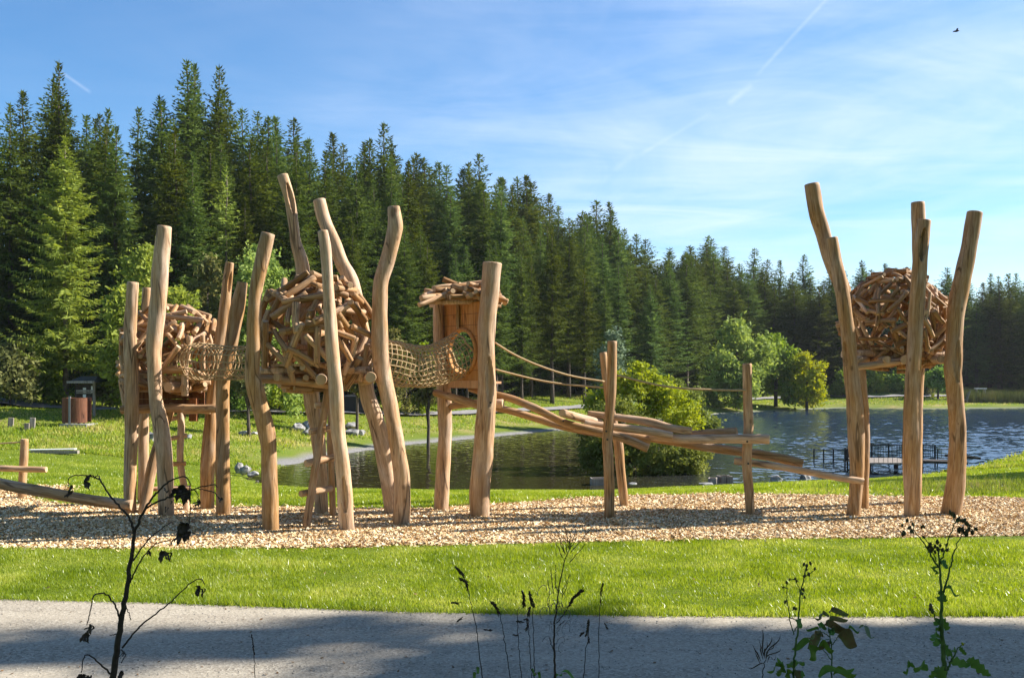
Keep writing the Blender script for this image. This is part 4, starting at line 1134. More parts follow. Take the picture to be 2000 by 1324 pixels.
# ---------------------------------------------------------------- right nest tower
TE = root('nest_tower', (8.45, 22.5, 0), 'high log nest tower at the right, posts around a ball of many short sticks', 'climbing tower')
post(TE, [(1586, 360, 29), (1594, 415, 30), (1608, 458, 28), (1628, 521, 27), (1645, 563, 27), (1660, 620, 26), (1675, 700, 25), (1681, 760, 25), (1686, 861, 24), (1684, 940, 24), (1684, 998, 24)], 22.7)
post(TE, [(1625, 465, 22), (1632, 509, 24), (1645, 570, 27), (1650, 612, 26), (1657, 660, 27), (1662, 717, 27), (1668, 780, 29), (1672, 849, 31), (1674, 910, 28), (1671, 967, 26), (1667, 1006, 26)], 21.6, slits=[(690, 26, -150, 7, .06)])
post(TE, [(1793, 396, 25), (1794, 440, 25), (1796, 520, 25), (1796, 620, 25), (1792, 720, 26), (1787, 850, 27), (1784, 985, 27)], 23.6)
post(TE, [(1805, 431, 26), (1799, 491, 27), (1794, 545, 27), (1790, 612, 27), (1786, 687, 28), (1783, 733, 29), (1780, 816, 31), (1780, 876, 32), (1781, 952, 29), (1780, 1009, 28)], 21.4, slits=[(480, 34, -100, 8, .10), (735, 36, -35, 6, .08)])
post(TE, [(1904, 415, 29), (1894, 476, 28), (1881, 536, 31), (1870, 597, 33), (1865, 642, 30), (1861, 717, 33), (1863, 745, 31), (1868, 801, 31), (1871, 861, 32), (1867, 931, 33), (1857, 1006, 36)], 21.7, slits=[(708, 44, -85, 7, .07)])
nest(TE, P(1750, 630, 22.8), (1.14, 1.10, 1.12), 310, .58, .046, 43, skip=lambda d: d.z < -.93)
for pr, y0, y1 in [([(1666, 703, 17), (1700, 702, 17), (1712, 702, 17)], 21.75, 23.6), ([(1768, 702, 18), (1764, 703, 18), (1758, 704, 17)], 21.75, 23.6), ([(1848, 702, 15), (1840, 703, 15), (1826, 704, 15)], 21.75, 23.6), ([(1672, 716, 14), (1715, 712, 14), (1756, 706, 14)], 21.85, 21.95), ([(1634, 634, 13), (1650, 630, 13), (1672, 624, 13)], 22.6, 22.5)]:
    beam(TE, pr, y0, y1)

# ---------------------------------------------------------------- rope net tunnels
def net_tunnel(name, path, radius, nlong, spacing, label, seed, r=.0125):
    rg = np.random.default_rng(seed)
    C = catmull([list(p) for p in path], 120); Ls = np.linalg.norm(np.diff(C, axis=0), axis=1).sum()
    nr = int(Ls / spacing) + 1
    C = catmull([list(p) for p in path], nr)
    T = np.gradient(C, axis=0); T /= np.linalg.norm(T, axis=1)[:, None]
    if not hasattr(radius, '__len__'): radius = [radius] * 2
    R_ = np.interp(np.linspace(0, 1, nr), np.linspace(0, 1, len(radius)), radius)
    pts = np.zeros((nr, nlong, 3))
    for i in range(nr):
        side = np.cross(T[i], [0, 0, 1.0]); side /= np.linalg.norm(side); upv = np.cross(side, T[i])
        for k in range(nlong):
            a = 6.283 * k / nlong + .04 * math.sin(i * .7)
            q = R_[i] * (1 + rg.normal(0, .015))
            pts[i, k] = C[i] + side * math.cos(a) * q + upv * (math.sin(a) * q * (1.0 if math.sin(a) > 0 else 1.06)) + T[i] * rg.normal(0, .012)
    o = root(name, tuple(C[nr // 2] - np.array([0, 0, R_[nr // 2]])), label, 'rope net tunnel')
    m_ = MB()
    for k in range(nlong): m_.tube([Vector(p) for p in pts[:, k]], r, 5)
    for i in range(nr): m_.tube([Vector(p) for p in list(pts[i]) + [pts[i, 0]]], r, 5)
    m_.build('net', M['rope'], o)
    for i in (0, nr - 1):
        h = MB(); h.tube([Vector(p) for p in list(pts[i]) + [pts[i, 0]]], .024, 7); h.build('hoop', M['rope'], o)
    return o
net_tunnel('net_tunnel', [P(368, 704, 22.3), P(395, 705, 22.0), P(440, 708, 21.5), P(478, 707, 21.1), P(512, 703, 20.8)], [.40, .385, .35, .33, .34], 14, .125, 'short rope net tunnel slung between the left and the middle nest', 3, .0115)
net_tunnel('net_tunnel', [P(735, 700, 20.7), P(757, 706, 20.85), P(800, 713, 21.2), P(840, 713, 21.55), P(875, 703, 21.85), P(902, 689, 22.05)], [.43, .44, .42, .42, .44, .45], 24, .105, 'sagging rope net tunnel from the middle nest to the cabin portal', 4)

# ---------------------------------------------------------------- balance beam at the left edge
TG = root('balance_beam', (-10.6, 22.2, 0), 'low log balance beam with short post, crossbar and rope at the left picture edge', 'balance beam')
beam(TG, [(-130, 915, 20), (0, 944, 21), (90, 961, 22), (180, 977, 22), (258, 986, 22)], 22.4, 21.8)
post(TG, [(48, 858, 14), (47, 890, 15), (45, 920, 15), (43, 955, 15)], 24.6, rough=.02)
beam(TG, [(-60, 914, 12), (0, 914, 12), (45, 916, 12), (90, 917, 12)], 24.4, 24.4)
post(TG, [(-110, 850, 14), (-108, 900, 15), (-105, 955, 15)], 24.6, rough=.02)
rope(TG, [(-110, 872), (-60, 870), (0, 866), (46, 863)], 24.6, 24.6, .018)
# ================================================================== things on the banks and in the water
def on_ground(px, py, Y, sink=0.0):
    x = (px - CX) / F * Y
    return Vector((x, Y, hz(x, Y) - sink))

def find_Y(px, py, y0=20, y1=140):
    "distance at which the ground seen at (px, py) lies"
    ys = np.linspace(y0, y1, 1500); xs = (px - CX) / F * ys
    zz = height(xs, ys); ray = CAMZ - (py - HY) / F * ys
    k = np.argmax(zz >= ray)
    return float(ys[k])

# round slatted screen by the path
o = root('bin_enclosure', (0, 0, 0), 'round reddish-brown slatted enclosure standing on the left bank', 'bin enclosure')
Yb = find_Y(150, 830); c0 = on_ground(150, 830, Yb); o.location = c0
R_ = 26 / F * Yb; H_ = 48 / F * Yb
for s0, s1, gap in ((200, 262, 0), (268, 338, 0), (20, 160, 0)):
    m_ = MB(); nsl = int((s1 - s0) / 5.2)
    for k in range(nsl):
        a = rad(s0 + (s1 - s0) * (k + .5) / nsl); wd = 2 * R_ * math.sin(rad((s1 - s0) / nsl / 2)) * .86
        m_.box(c0 + Vector((math.cos(a) * R_, math.sin(a) * R_, .12 + H_ / 2)), (.03, wd, H_), Matrix.Rotation(a, 3, 'Z'))
    for z in (.25, H_ * .5, H_):
        m_.tube([c0 + Vector((math.cos(rad(s0 + (s1 - s0) * t / 12)) * (R_ - .03), math.sin(rad(s0 + (s1 - s0) * t / 12)) * (R_ - .03), z)) for t in range(13)], .02, 5)
    m_.build('slat_panel', M['screen_wood'], o)
m_ = MB(); a = rad(265); m_.box(c0 + Vector((math.cos(a) * (R_ + .02), math.sin(a) * (R_ + .02), H_ / 2 + .05)), (.09, .09, H_ + .3)); m_.build('corner_post', M['grey_metal'], o)
for a in (300, 325, 220):
    m_ = MB(); m_.box(c0 + Vector((math.cos(rad(a)) * (R_ - .06), math.sin(rad(a)) * (R_ - .06), .1)), (.07, .07, .3)); m_.build('leg', M['dark_metal'], o)
m_ = MB(); m_.box(c0 + Vector((.15, -.15, .0)), (R_ * 2.0, R_ * 2.0, .14)); m_.build('base_slab', M['concrete'], o)

# roofed notice board
Yk = Yb + 3.5
k0 = on_ground(172, 795, Yk)
o = root('notice_board', k0, 'dark wooden notice board with a small slate gable roof behind the brown enclosure', 'notice board')
def kp(px, py, dy=0): return P(px, py, Yk + dy)
for px in (149, 184):
    for dy in (0, .9):
        m_ = MB(); a = kp(px, 745, dy); b_ = Vector((a.x, a.y, hz(a.x, a.y) - .2)); m_.bar(b_, a, .11, .11); m_.build('post', M['dark_timber'] if px == 149 else M['grey_wood'], o)
for dy in (.02,):
    m_ = MB(); a = kp(151, 782, dy); b_ = kp(182, 750, dy); m_.box((a + b_) / 2, (b_.x - a.x, .05, b_.z - a.z)); m_.build('panel', M['dark_timber'], o)
for (x0, y0, x1, y1, lab) in ((162, 757, 168, 768, 0), (162, 770, 168, 777, 0), (178, 754, 183, 768, 0)):
    m_ = MB(); a = kp(x0, y1, -.03); b_ = kp(x1, y0, -.03); m_.box((a + b_) / 2, (b_.x - a.x, .012, b_.z - a.z)); m_.build('poster', M['white'], o)
for py in (763, 767):
    m_ = MB(); m_.bar(kp(149, py, -.06), kp(185, py, -.06), .06, .08); m_.build('rail', M['grey_wood'], o)
m_ = MB(); rz = kp(0, 735).z; ez = kp(0, 746).z
xl, xr = kp(140, 740).x, kp(193, 740).x; y_a, y_b = Yk - .55, Yk + 1.45; ym = (y_a + y_b) / 2
m_.add([(xl, y_a, ez), (xr, y_a, ez), (xr - .25, ym, rz), (xl + .25, ym, rz), (xr, y_b, ez), (xl, y_b, ez)], [(0, 1, 2, 3), (3, 2, 4, 5), (0, 3, 5), (1, 4, 2), (0, 5, 4, 1)])
m_.build('roof', M['slate'], o)
m_ = MB(); m_.bar((xl, y_a - .02, ez), (xr, y_a - .02, ez), .04, .12); m_.build('eave_board', M['grey_wood'], o)

# timber stumps
for px, top, bot, w_, lab in ((21, 818, 834, 10, 'short square timber stump farthest left beside the grey path'), (63, 818, 838, 10, 'taller leaning timber stump left of the brown enclosure'), (52, 829, 840, 9, 'low timber stump at the foot of the taller one')):
    Y_ = find_Y(px, bot); p = on_ground(px, bot, Y_); m_ = MB(); s_ = w_ / F * Y_; hh = (bot - top) / F * Y_ + .25
    m_.box(p + Vector((0, 0, hh / 2 - .2)), (s_, s_, hh), Matrix.Rotation(.3, 3, 'Z') @ Matrix.Rotation(.06, 3, 'Y'), 0, .92)
    tag(m_.build_at('timber_stump', M['grey_wood'], p), lab, 'stump')
# white topped timber edging
Y_ = find_Y(100, 886, 30); p = on_ground(100, 886, Y_)
o = root('timber_edging', p, 'long low weathered timber with a bright white top at the edge of the left lawn', 'timber')
m_ = MB(); m_.bar(p + Vector((-.75, 0, .06)), p + Vector((1.0, .1, .06)), .22, .12); m_.build('beam', M['grey_wood'], o)
m_ = MB(); m_.bar(p + Vector((-.85, .05, .15)), p + Vector((.85, .2, .17)), .3, .03); m_.build('top_board', M['white'], o)

# boulders
def boulder(px, py, w_, h_, label, seed, Y=None, z=None, group=None, mat='rock'):
    Y_ = Y or find_Y(px, py, 25)
    p = on_ground(px, py, Y_) if z is None else Vector(((px - CX) / F * Y_, Y_, z))
    rx = w_ / F * Y_ / 2; rz = h_ / F * Y_
    r = np.random.default_rng(seed)
    import bmesh
    bm = bmesh.new(); bmesh.ops.create_icosphere(bm, subdivisions=3, radius=1)
    pl = unit(r.normal(0, 1, (11, 3))); dd = r.uniform(.55, .92, 11)
    for v in bm.verts:
        c = np.array(v.co)
        for q, d_ in zip(pl, dd):
            e = c @ q - d_
            if e > 0: c = c - q * e
        c = c + .035 * np.sin(c[[1, 2, 0]] * 7 + seed)
        v.co = Vector((c[0] * rx * 1.15, c[1] * rx, c[2] * rz * .72 + rz * .38))
    me = bpy.data.meshes.new('boulder'); bm.to_mesh(me); bm.free(); me.materials.append(M[mat])
    o_ = link('boulder', me, None, p); o_.rotation_euler = (0, 0, r.uniform(-.5, .5))
    return tag(o_, label, 'boulder', group)
bl = [(583, 842, 24, 16, 'pale boulder at the left end of the rock pile on the far bank'), (600, 838, 26, 15, 'pale boulder second from left in the rock pile'), (602, 850, 30, 12, 'flat pale boulder in front in the left half of the rock pile'),
      (640, 842, 34, 16, 'tan flat boulder in the middle of the rock pile behind the ladder'), (664, 836, 24, 12, 'small boulder at the back of the rock pile behind the thin front post'), (684, 838, 26, 14, 'rounded pale boulder in the right half of the rock pile'),
      (690, 849, 30, 13, 'dark grey slab in front at the right of the rock pile'), (704, 850, 22, 10, 'last low boulder at the right end of the rock pile'),
      (478, 850, 24, 9, 'low pale boulder on the bank between left and middle tower'), (497, 849, 14, 7, 'small pale boulder on the bank touching the left front post of the middle tower'), (295, 862, 16, 20, 'upright pale boulder behind the left nest tower'), (366, 858, 18, 11, 'small pale boulder behind the ladder of the left tower')]
for i, (px, py, w_, h_, lab) in enumerate(bl): boulder(px, py, w_, h_, lab, 100 + i)
boulder(467, 934, 16, 22, 'tall dark-sided boulder at the near left tip of the pond', 130, Y=38.9, z=-.75)
boulder(479, 936, 22, 16, 'rounded white boulder at the left tip of the pond', 131, Y=38.3, z=-.72)
boulder(494, 940, 22, 9, 'low white slab at the water edge at the left tip of the pond', 132, Y=37.9, z=-.78)
boulder(1517, 946, 28, 12, 'pale block-shaped boulder in the shallows right of the water troughs', 133, Y=36.6, z=-.86)
boulder(1572, 942, 26, 13, 'darker boulder in the water left of the jetty', 134, Y=37.5, z=-.9)
boulder(1380, 951, 28, 7, 'flat grey boulder at the foot of the two water troughs', 135, Y=35.3, z=-.84)
boulder(1237, 957, 18, 5, 'flat pale stone at the water edge by the leaning bridge post', 136, Y=34.3, z=-.72)

# timber water troughs on legs
def trough(px, top, bot, w_, Y_, dep, label, rz, seed):
    z0 = P(px, bot, Y_).z; z1 = P(px, top, Y_).z; x = (px - CX) / F * Y_; ww = w_ / F * Y_
    o = root('water_trough', (x, Y_, LAKE_Z - .1), label, 'water trough'); o.rotation_euler = (0, 0, rz)
    hgt = z1 - LAKE_Z + .1
    m_ = MB(); bh = (z1 - z0); t = .035
    cz = hgt - bh / 2
    m_.box((0, -dep / 2, cz), (ww, t, bh)); m_.box((0, dep / 2, cz), (ww, t, bh)); m_.box((-ww / 2 + t / 2, 0, cz), (t, dep - t, bh)); m_.box((ww / 2 - t / 2, 0, cz), (t, dep - t, bh)); m_.box((0, 0, cz - bh / 2 + .03), (ww - 2 * t, dep - t, .03))
    link('box', m_.mesh('box', M['grey_wood']), o)
    for sx in (-1, 1):
        for sy in (-1, 1):
            m_ = MB(); hh = hgt - bh + .12; m_.box((sx * (ww / 2 - .07), sy * (dep / 2 - .06), hh / 2 - .1), (.06, .06, hh + .2)); link('leg', m_.mesh('leg', M['grey_wood']), o)
    return o
trough(1171, 933, 946, 34, 35.6, .5, 'wide timber trough on legs in the water left of the bridge posts', .05, 1)
trough(1392, 933, 944, 16, 36.3, .45, 'smaller left one of the paired timber troughs standing in the water', -.25, 2)
trough(1415, 929, 942, 24, 36.6, .5, 'larger right one of the paired timber troughs standing in the water', .12, 3)

# jetty with railing
dz = -.45
j0 = Vector((13.9, 40.0, dz))
o = root('jetty', (14.2, 40.5, LAKE_Z), 'pale jetty platform at the pond edge behind the right nest tower', 'jetty')
m_ = MB()
for k in range(16): m_.box((13.7 + .13 * k, 40.6, dz), (.12, 2.4, .06))
m_.build('deck', M['grey_wood'], o)
for x_ in (13.8, 15.6):
    for y_ in (39.6, 41.6):
        m_ = MB(); m_.box((x_, y_, -1.1), (.14, .14, 1.2)); m_.build('pile', M['dark_timber'], o)
def fence(pts, label, hgt, nbar, post_every, zf, thin=.012, pw=.05):
    o_ = root('metal_fence', (pts[0][0], pts[0][1], zf(0)), label, 'metal fence')
    rails = MB(); n_ = 0
    for (a, b_) in zip(pts[:-1], pts[1:]):
        a, b_ = Vector((*a, 0)), Vector((*b_, 0)); L_ = (b_ - a).length; kk = max(1, int(L_ / post_every))
        for k in range(kk + 1):
            p = a.lerp(b_, k / kk); m_ = MB(); m_.box((p.x, p.y, zf(0) + hgt / 2 - .2), (pw, pw, hgt + .4)); m_.build('post', M['dark_metal'], o_)
        for z in (.10, hgt - .04): rails.bar(a + Vector((0, 0, zf(0) + z)), b_ + Vector((0, 0, zf(0) + z)), .025, .03)
        nb = int(L_ * nbar)
        for k in range(nb):
            p = a.lerp(b_, (k + .5) / nb); rails.box((p.x, p.y, zf(0) + hgt / 2 + .04), (thin, thin, hgt - .1))
    rails.build('bar_panel', M['dark_metal'], o_)
    return o_
fence([(13.3, 40.9), (14.6, 43.6), (17.4, 43.4), (17.6, 42.6)], 'dark metal fence standing in the water round the back of the jetty', .66, 9, .6, lambda t: -.62, .013, .05)
fence([(13.35, 40.4), (13.7, 39.5), (15.8, 39.4)], 'thin dark railing along the front of the jetty', .85, 6, 1.4, lambda t: -.55, .012, .03)
fence([(13.15, 44.6), (13.9, 44.3), (14.4, 44.0)], 'short run of dark metal posts standing in the water left of the jetty', .55, 1, .36, lambda t: -.8, .010, .045)
fence([(17.7, 42.6), (18.6, 43.2)], 'low dark railing on the bank right of the jetty', .5, 2, .9, lambda t: -.62, .010, .035)
o = root('gangway', (16.6, 40.4, -.5), 'dark timber gangway with low kerb leading from lawn to jetty', 'gangway')
m_ = MB(); m_.bar((15.75, 40.3, -.42), (17.6, 39.6, -.42), .9, .10); m_.build('deck', M['dark_timber'], o)
m_ = MB(); m_.bar((17.0, 40.25, -.2), (18.2, 39.75, -.28), .08, .10); m_.build('kerb_rail', M['dark_timber'], o)

# far shore bits
p = on_ground(1915, 770, 126); o = root('bench', p, 'white bench in front of the dark far forest at right', 'bench')
m_ = MB(); m_.box(p + Vector((0, 0, .95)), (1.4, .5, .1)); m_.build('seat', M['white'], o)
for s_ in (-1, 1):
    m_ = MB(); m_.box(p + Vector((s_ * .5, 0, .45)), (.12, .4, .95)); m_.build('leg', M['grey_wood'], o)
p = on_ground(1822, 785, 120.5); o = root('waste_bin', p, 'small bright yellow bin on the far shore path', 'bin')
m_ = MB(); m_.tube([p, p + Vector((0, 0, .35))], .03, 6); m_.build('post', M['grey_metal'], o)
m_ = MB(); m_.tube([p + Vector((0, 0, z)) for z in (.3, .4, .6, .75, .8)], [.08, .16, .2, .16, .06], 10); m_.build('bag', mat_plain('yellow_plastic', (.75, .55, .03), .5), o)
p = on_ground(1884, 790, 118.5); o = root('lounger', p, 'small wooden seat on the far shore right of the right nest tower', 'seat')
m_ = MB(); m_.bar(p + Vector((-.5, 0, .35)), p + Vector((.3, 0, .35)), .5, .06); m_.build('seat', M['grey_wood'], o)
m_ = MB(); m_.bar(p + Vector((.25, 0, .35)), p + Vector((.55, 0, 1.3)), .5, .06); m_.build('backrest', M['grey_wood'], o)
for s_ in (-.45, .25):
    m_ = MB(); m_.box(p + Vector((s_, 0, .15)), (.06, .45, .4)); m_.build('leg', M['grey_wood'], o)
# dark shed wall glimpsed under the middle nest
p = on_ground(688, 776, 66); o = root('shed', p, 'low dark shed at the forest foot seen beneath the middle nest', 'shed')
m_ = MB(); m_.box(p + Vector((0, .6, .45)), (2.3, 1.2, 1.1)); m_.build('wall', M['dark_metal'], o)
m_ = MB(); m_.box(p + Vector((0, .6, 1.05)), (2.5, 1.45, .07), Matrix.Rotation(.06, 3, 'X')); m_.build('roof', M['slate'], o)
# bird
b0 = P(1868, 62, 55); m_ = MB()
m_.tube([b0 + Vector((x, 0, z)) for x, z in ((-.17, -.01), (-.1, .0), (.0, .02), (.08, .03), (.13, .045), (.17, .04))], [.012, .04, .055, .04, .03, .006], 8)
for s_ in (-1, 1):
    m_.add([b0 + Vector((-.05, s_ * .03, .03)), b0 + Vector((.06, s_ * .03, .03)), b0 + Vector((.03, s_ * .2, .12)), b0 + Vector((-.06, s_ * .34, .06)), b0 + Vector((-.07, s_ * .2, .10))], [(0, 1, 2, 3, 4)])
tag(m_.build_at('bird', M['dark_metal'], b0), 'tiny dark bird flying in the upper right sky', 'bird')
# ================================================================== weeds on the shaded bank in front
WY = 4.6
def Z1(pts): return [(x * .3202, 900 + y * .3202) for x, y in pts]
def Z2(pts): return [(840 + x * .2447, 1000 + y * .2447) for x, y in pts]
def Z3(pts): return [(1440 + x * .28, 980 + y * .28) for x, y in pts]
wr = random.Random(21)
def W3(p, Y): return P(p[0], p[1], Y)
def weed(name, foot, Y, label, cat='weed', group=None):
    p = P(foot[0], foot[1], Y)
    return root(name, (p.x, Y, hz(p.x, Y)), label, cat, group)
def stem(o, pts, w0, w1, Y0, Y1=None, mat='dry_stem', ground=False, name='stem'):
    "w0, w1: widths in photo pixels at the two ends"
    Y1 = Y0 if Y1 is None else Y1; n_ = len(pts)
    q = [list(W3(p, Y0 + (Y1 - Y0) * i / max(1, n_ - 1))) for i, p in enumerate(pts)]
    k = max(8, 5 * n_)
    C = catmull(q, k)
    for i in range(1, k - 1): C[i] += np.array([wr.gauss(0, .0016), wr.gauss(0, .002), wr.gauss(0, .0012)])
    C = [Vector(c) for c in C]
    rd = [(w0 + (w1 - w0) * i / (k - 1)) / F * Y0 / 2 for i in range(k)]
    if ground:
        f_ = C[0].copy(); f_.z = hz(f_.x, f_.y) - .03; C = [f_] + C; rd = [rd[0] * 1.1] + rd
    m_ = MB(); m_.tube(C, rd, 7)
    return m_.build(name, M[mat], o)
def leaf_blade(m_, base, tip, width, sag=.15, teeth=0, n=9, roll=0.0):
    base, tip = Vector(base), Vector(tip); d = tip - base; L_ = d.length
    sd = d.cross(Vector((0, 1, .35 + roll))).normalized(); up = sd.cross(d).normalized()
    V_ = []; 
    for i in range(n):
        t = i / (n - 1); w_ = width * (math.sin(math.pi * min(1, t * .93 + .05)) ** .8) * (1 - .25 * t)
        if teeth: w_ *= 1 + teeth * (1 if i % 2 else -1)
        c = base + d * t - Vector((0, 0, sag * L_ * t * t)) + up * .02 * math.sin(t * 6)
        V_ += [c - sd * w_ + up * w_ * .35, c, c + sd * w_ + up * w_ * .35]
    Fq = []
    for i in range(n - 1):
        a = i * 3; Fq += [(a, a + 1, a + 4, a + 3), (a + 1, a + 2, a + 5, a + 4)]
    m_.add(V_, Fq, 0, True)
def leaf(o, b, t, w, Y0, Y1, mat, sag=.15, teeth=0, roll=0.0, n=9):
    m_ = MB(); leaf_blade(m_, W3(b, Y0), W3(t, Y1), w / F * Y0, sag, teeth, n, roll)
    return m_.build('leaf', M[mat], o)
def withered(o, px, py, s, Y, n=5):
    "a limp bunch of shrivelled leaves hanging from one point"
    m_ = MB(); c = W3((px, py), Y)
    for k in range(n):
        a = wr.uniform(-.9, .9); L_ = s / F * Y * wr.uniform(.6, 1.1)
        tip = c + Vector((math.sin(a) * L_ * .75, wr.uniform(-.3, .3) * L_, -L_ * (.55 + .4 * math.cos(a))))
        leaf_blade(m_, c + Vector((wr.gauss(0, .3), wr.gauss(0, .3), wr.gauss(0, .15))) * L_ * .4, tip, L_ * wr.uniform(.14, .24), wr.uniform(-.1, .3), .25, 8, wr.uniform(-1, 1))
    return m_.build('withered_leaf', M['dry_leaf'], o)
def spike(o, pts, w, Y, n=14, mat='dry_leaf'):
    "grass seed head along a polyline"
    C = catmull([list(W3(p, Y)) for p in pts], n); m_ = MB(); s = w / F * Y
    for i in range(n):
        c = Vector(C[i]); d = Vector(C[min(i + 1, n - 1)] - C[max(0, i - 1)]).normalized()
        for k in range(3):
            q = Vector((wr.gauss(0, 1), wr.gauss(0, 1), wr.gauss(0, 1))).normalized()
            e = c + (q * .5 + d * .8) * s * wr.uniform(.6, 1.1)
            m_.tube([c, c.lerp(e, .5), e], [s * .08, s * .15, s * .02], 4)
    return m_.build('seed_head', M[mat], o)

# --- tall withered plant, left
o = weed('withered_weed', (221, 1324), WY, 'tall black withered weed with drooping branches and shrivelled leaves at left', 'weed')
stem(o, Z1([(672, 1400), (690, 1324), (735, 1000), (775, 780), (800, 600), (820, 430)]), 14, 7, WY, ground=True)
for br, w0 in [([(820, 430), (790, 350), (740, 290), (660, 200), (620, 130), (580, 100), (530, 90), (480, 86), (440, 90), (420, 110), (415, 150)], 5), ([(820, 430), (870, 320), (910, 250), (970, 180), (1040, 120), (1120, 95), (1152, 120), (1160, 190)], 6),
               ([(890, 290), (960, 245), (1100, 205), (1200, 165), (1300, 145), (1325, 160)], 4.2), ([(812, 610), (880, 510), (960, 430), (1050, 370)], 3.4), ([(795, 740), (840, 640), (900, 550), (960, 500), (1040, 485)], 3.4),
               ([(745, 1140), (850, 1010), (950, 930), (1050, 850), (1170, 740), (1230, 720), (1247, 750)], 4), ([(737, 975), (700, 880), (650, 815), (600, 808), (570, 830), (545, 940), (530, 1000)], 4),
               ([(682, 1300), (620, 1245), (540, 1180), (508, 1210), (495, 1290)], 4), ([(575, 105), (600, 90), (620, 130)], 2.2), ([(1160, 165), (1200, 190), (1215, 245)], 2), ([(1200, 165), (1300, 190), (1345, 235)], 2),
               ([(1160, 190), (1160, 300), (1155, 380)], 1.8), ([(770, 880), (785, 930), (800, 970)], 1.8), ([(725, 1000), (715, 1050), (670, 1060)], 2.4), ([(740, 1150), (765, 1180), (740, 1230)], 3), ([(1000, 165), (1015, 190), (1030, 180)], 2)]:
    stem(o, Z1(br), w0, 1.8, WY, WY + wr.uniform(-.25, .25), name='branch')
for x, y, s, k in [(430, 150, 15, 4), (425, 180, 14, 4), (535, 95, 14, 3), (525, 125, 18, 3), (1110, 150, 26, 7), (1140, 180, 24, 6), (1070, 165, 18, 4), (1205, 240, 14, 4), (1345, 225, 14, 3), (1120, 385, 32, 8), (1095, 440, 20, 5), (1150, 430, 20, 5), (1000, 550, 22, 5), (1030, 560, 16, 4), (905, 545, 13, 2), (1040, 480, 14, 2),
                   (1195, 765, 20, 4), (1225, 780, 18, 4), (545, 1000, 18, 4), (525, 1045, 20, 4), (500, 1300, 22, 5), (530, 1310, 20, 4), (745, 1280, 18, 4), (1015, 285, 9, 2), (1045, 240, 7, 2), (550, 85, 12, 3), (745, 1170, 9, 3), (810, 430, 7, 2)]:
    p = Z1([(x, y)])[0]; withered(o, p[0], p[1], s, WY + wr.uniform(-.1, .1), k)

# --- grass stalks
def stalk(pts, heads, label, w=2.2, Y=WY, foot=None):
    o_ = weed('grass_stalk', pts[0], Y, label, 'grass stalk', 'dark grass stalks along the front edge')
    lo = (pts[0][0] + (pts[0][0] - pts[1][0]) * .8, pts[0][1] + 60)
    stem(o_, [lo] + pts, w, 1.2, Y, ground=True)
    for h in heads: spike(o_, h[0], h[1], Y, h[2])
    return o_
stalk(Z2([(420, 1324), (370, 920), (330, 740), (300, 610), (260, 490), (195, 435)]), [(Z2([(195, 432), (230, 465), (255, 495)]), 10, 12), (Z2([(228, 525), (270, 545), (283, 558)]), 10, 10), (Z2([(285, 560), (297, 605)]), 7, 8), (Z2([(165, 722), (215, 726)]), 8, 7), (Z2([(210, 875), (245, 850)]), 7, 7)], 'tall drooping grass stalk farthest left of the stalks near the middle')
stalk(Z2([(640, 1324), (600, 1050), (560, 820), (540, 790), (480, 712)]), [(Z2([(475, 710), (515, 740), (545, 800)]), 9, 16), (Z2([(425, 935), (480, 937)]), 7, 8)], 'short grass stalk with bent seed head, second of the stalks near the middle')
stalk(Z2([(728, 1324), (708, 1040), (698, 830), (697, 780)]), [(Z2([(685, 868), (725, 874)]), 7, 7), (Z2([(655, 978), (688, 980)]), 6, 5)], 'thin grass stalk with two flat spikelets near the middle', 1.8)
stalk(Z2([(812, 1324), (792, 1000), (785, 930), (770, 850)]), [(Z2([(745, 852), (775, 860), (780, 890), (773, 930)]), 8, 14)], 'grass stalk with hook-shaped seed head near the middle')
stalk(Z2([(832, 1324), (825, 950), (818, 740), (792, 625)]), [(Z2([(790, 625), (802, 680), (818, 735)]), 10, 18), (Z2([(800, 750), (785, 815)]), 9, 12), (Z2([(735, 620), (745, 670), (748, 735)]), 10, 18)], 'grass stalk with thick double seed heads just left of the willowherb')
stalk(Z2([(1225, 1324), (1245, 1090), (1262, 1000), (1266, 850)]), [(Z2([(1268, 848), (1263, 900), (1250, 970)]), 9, 18), (Z2([(1232, 950), (1203, 975)]), 7, 7), (Z2([(1270, 990), (1268, 1030)]), 6, 7)], 'grass stalk with upright dark seed head right of the willowherb')
stalk(Z2([(1350, 1324), (1348, 900), (1360, 700), (1383, 565)]), [(Z2([(1382, 562), (1368, 610), (1360, 655)]), 6, 14), (Z2([(1361, 690), (1360, 705)]), 5, 5), (Z2([(1388, 880), (1410, 915)]), 6, 6)], 'tallest thin grass stalk rightmost of the stalks near the middle', 1.8)
stalk([(498, 1324), (496, 1282), (494, 1262)], [([(491, 1238), (494, 1256), (496, 1274)], 6, 14)], 'single grass stalk with one seed head between withered weed and middle stalks', 2)

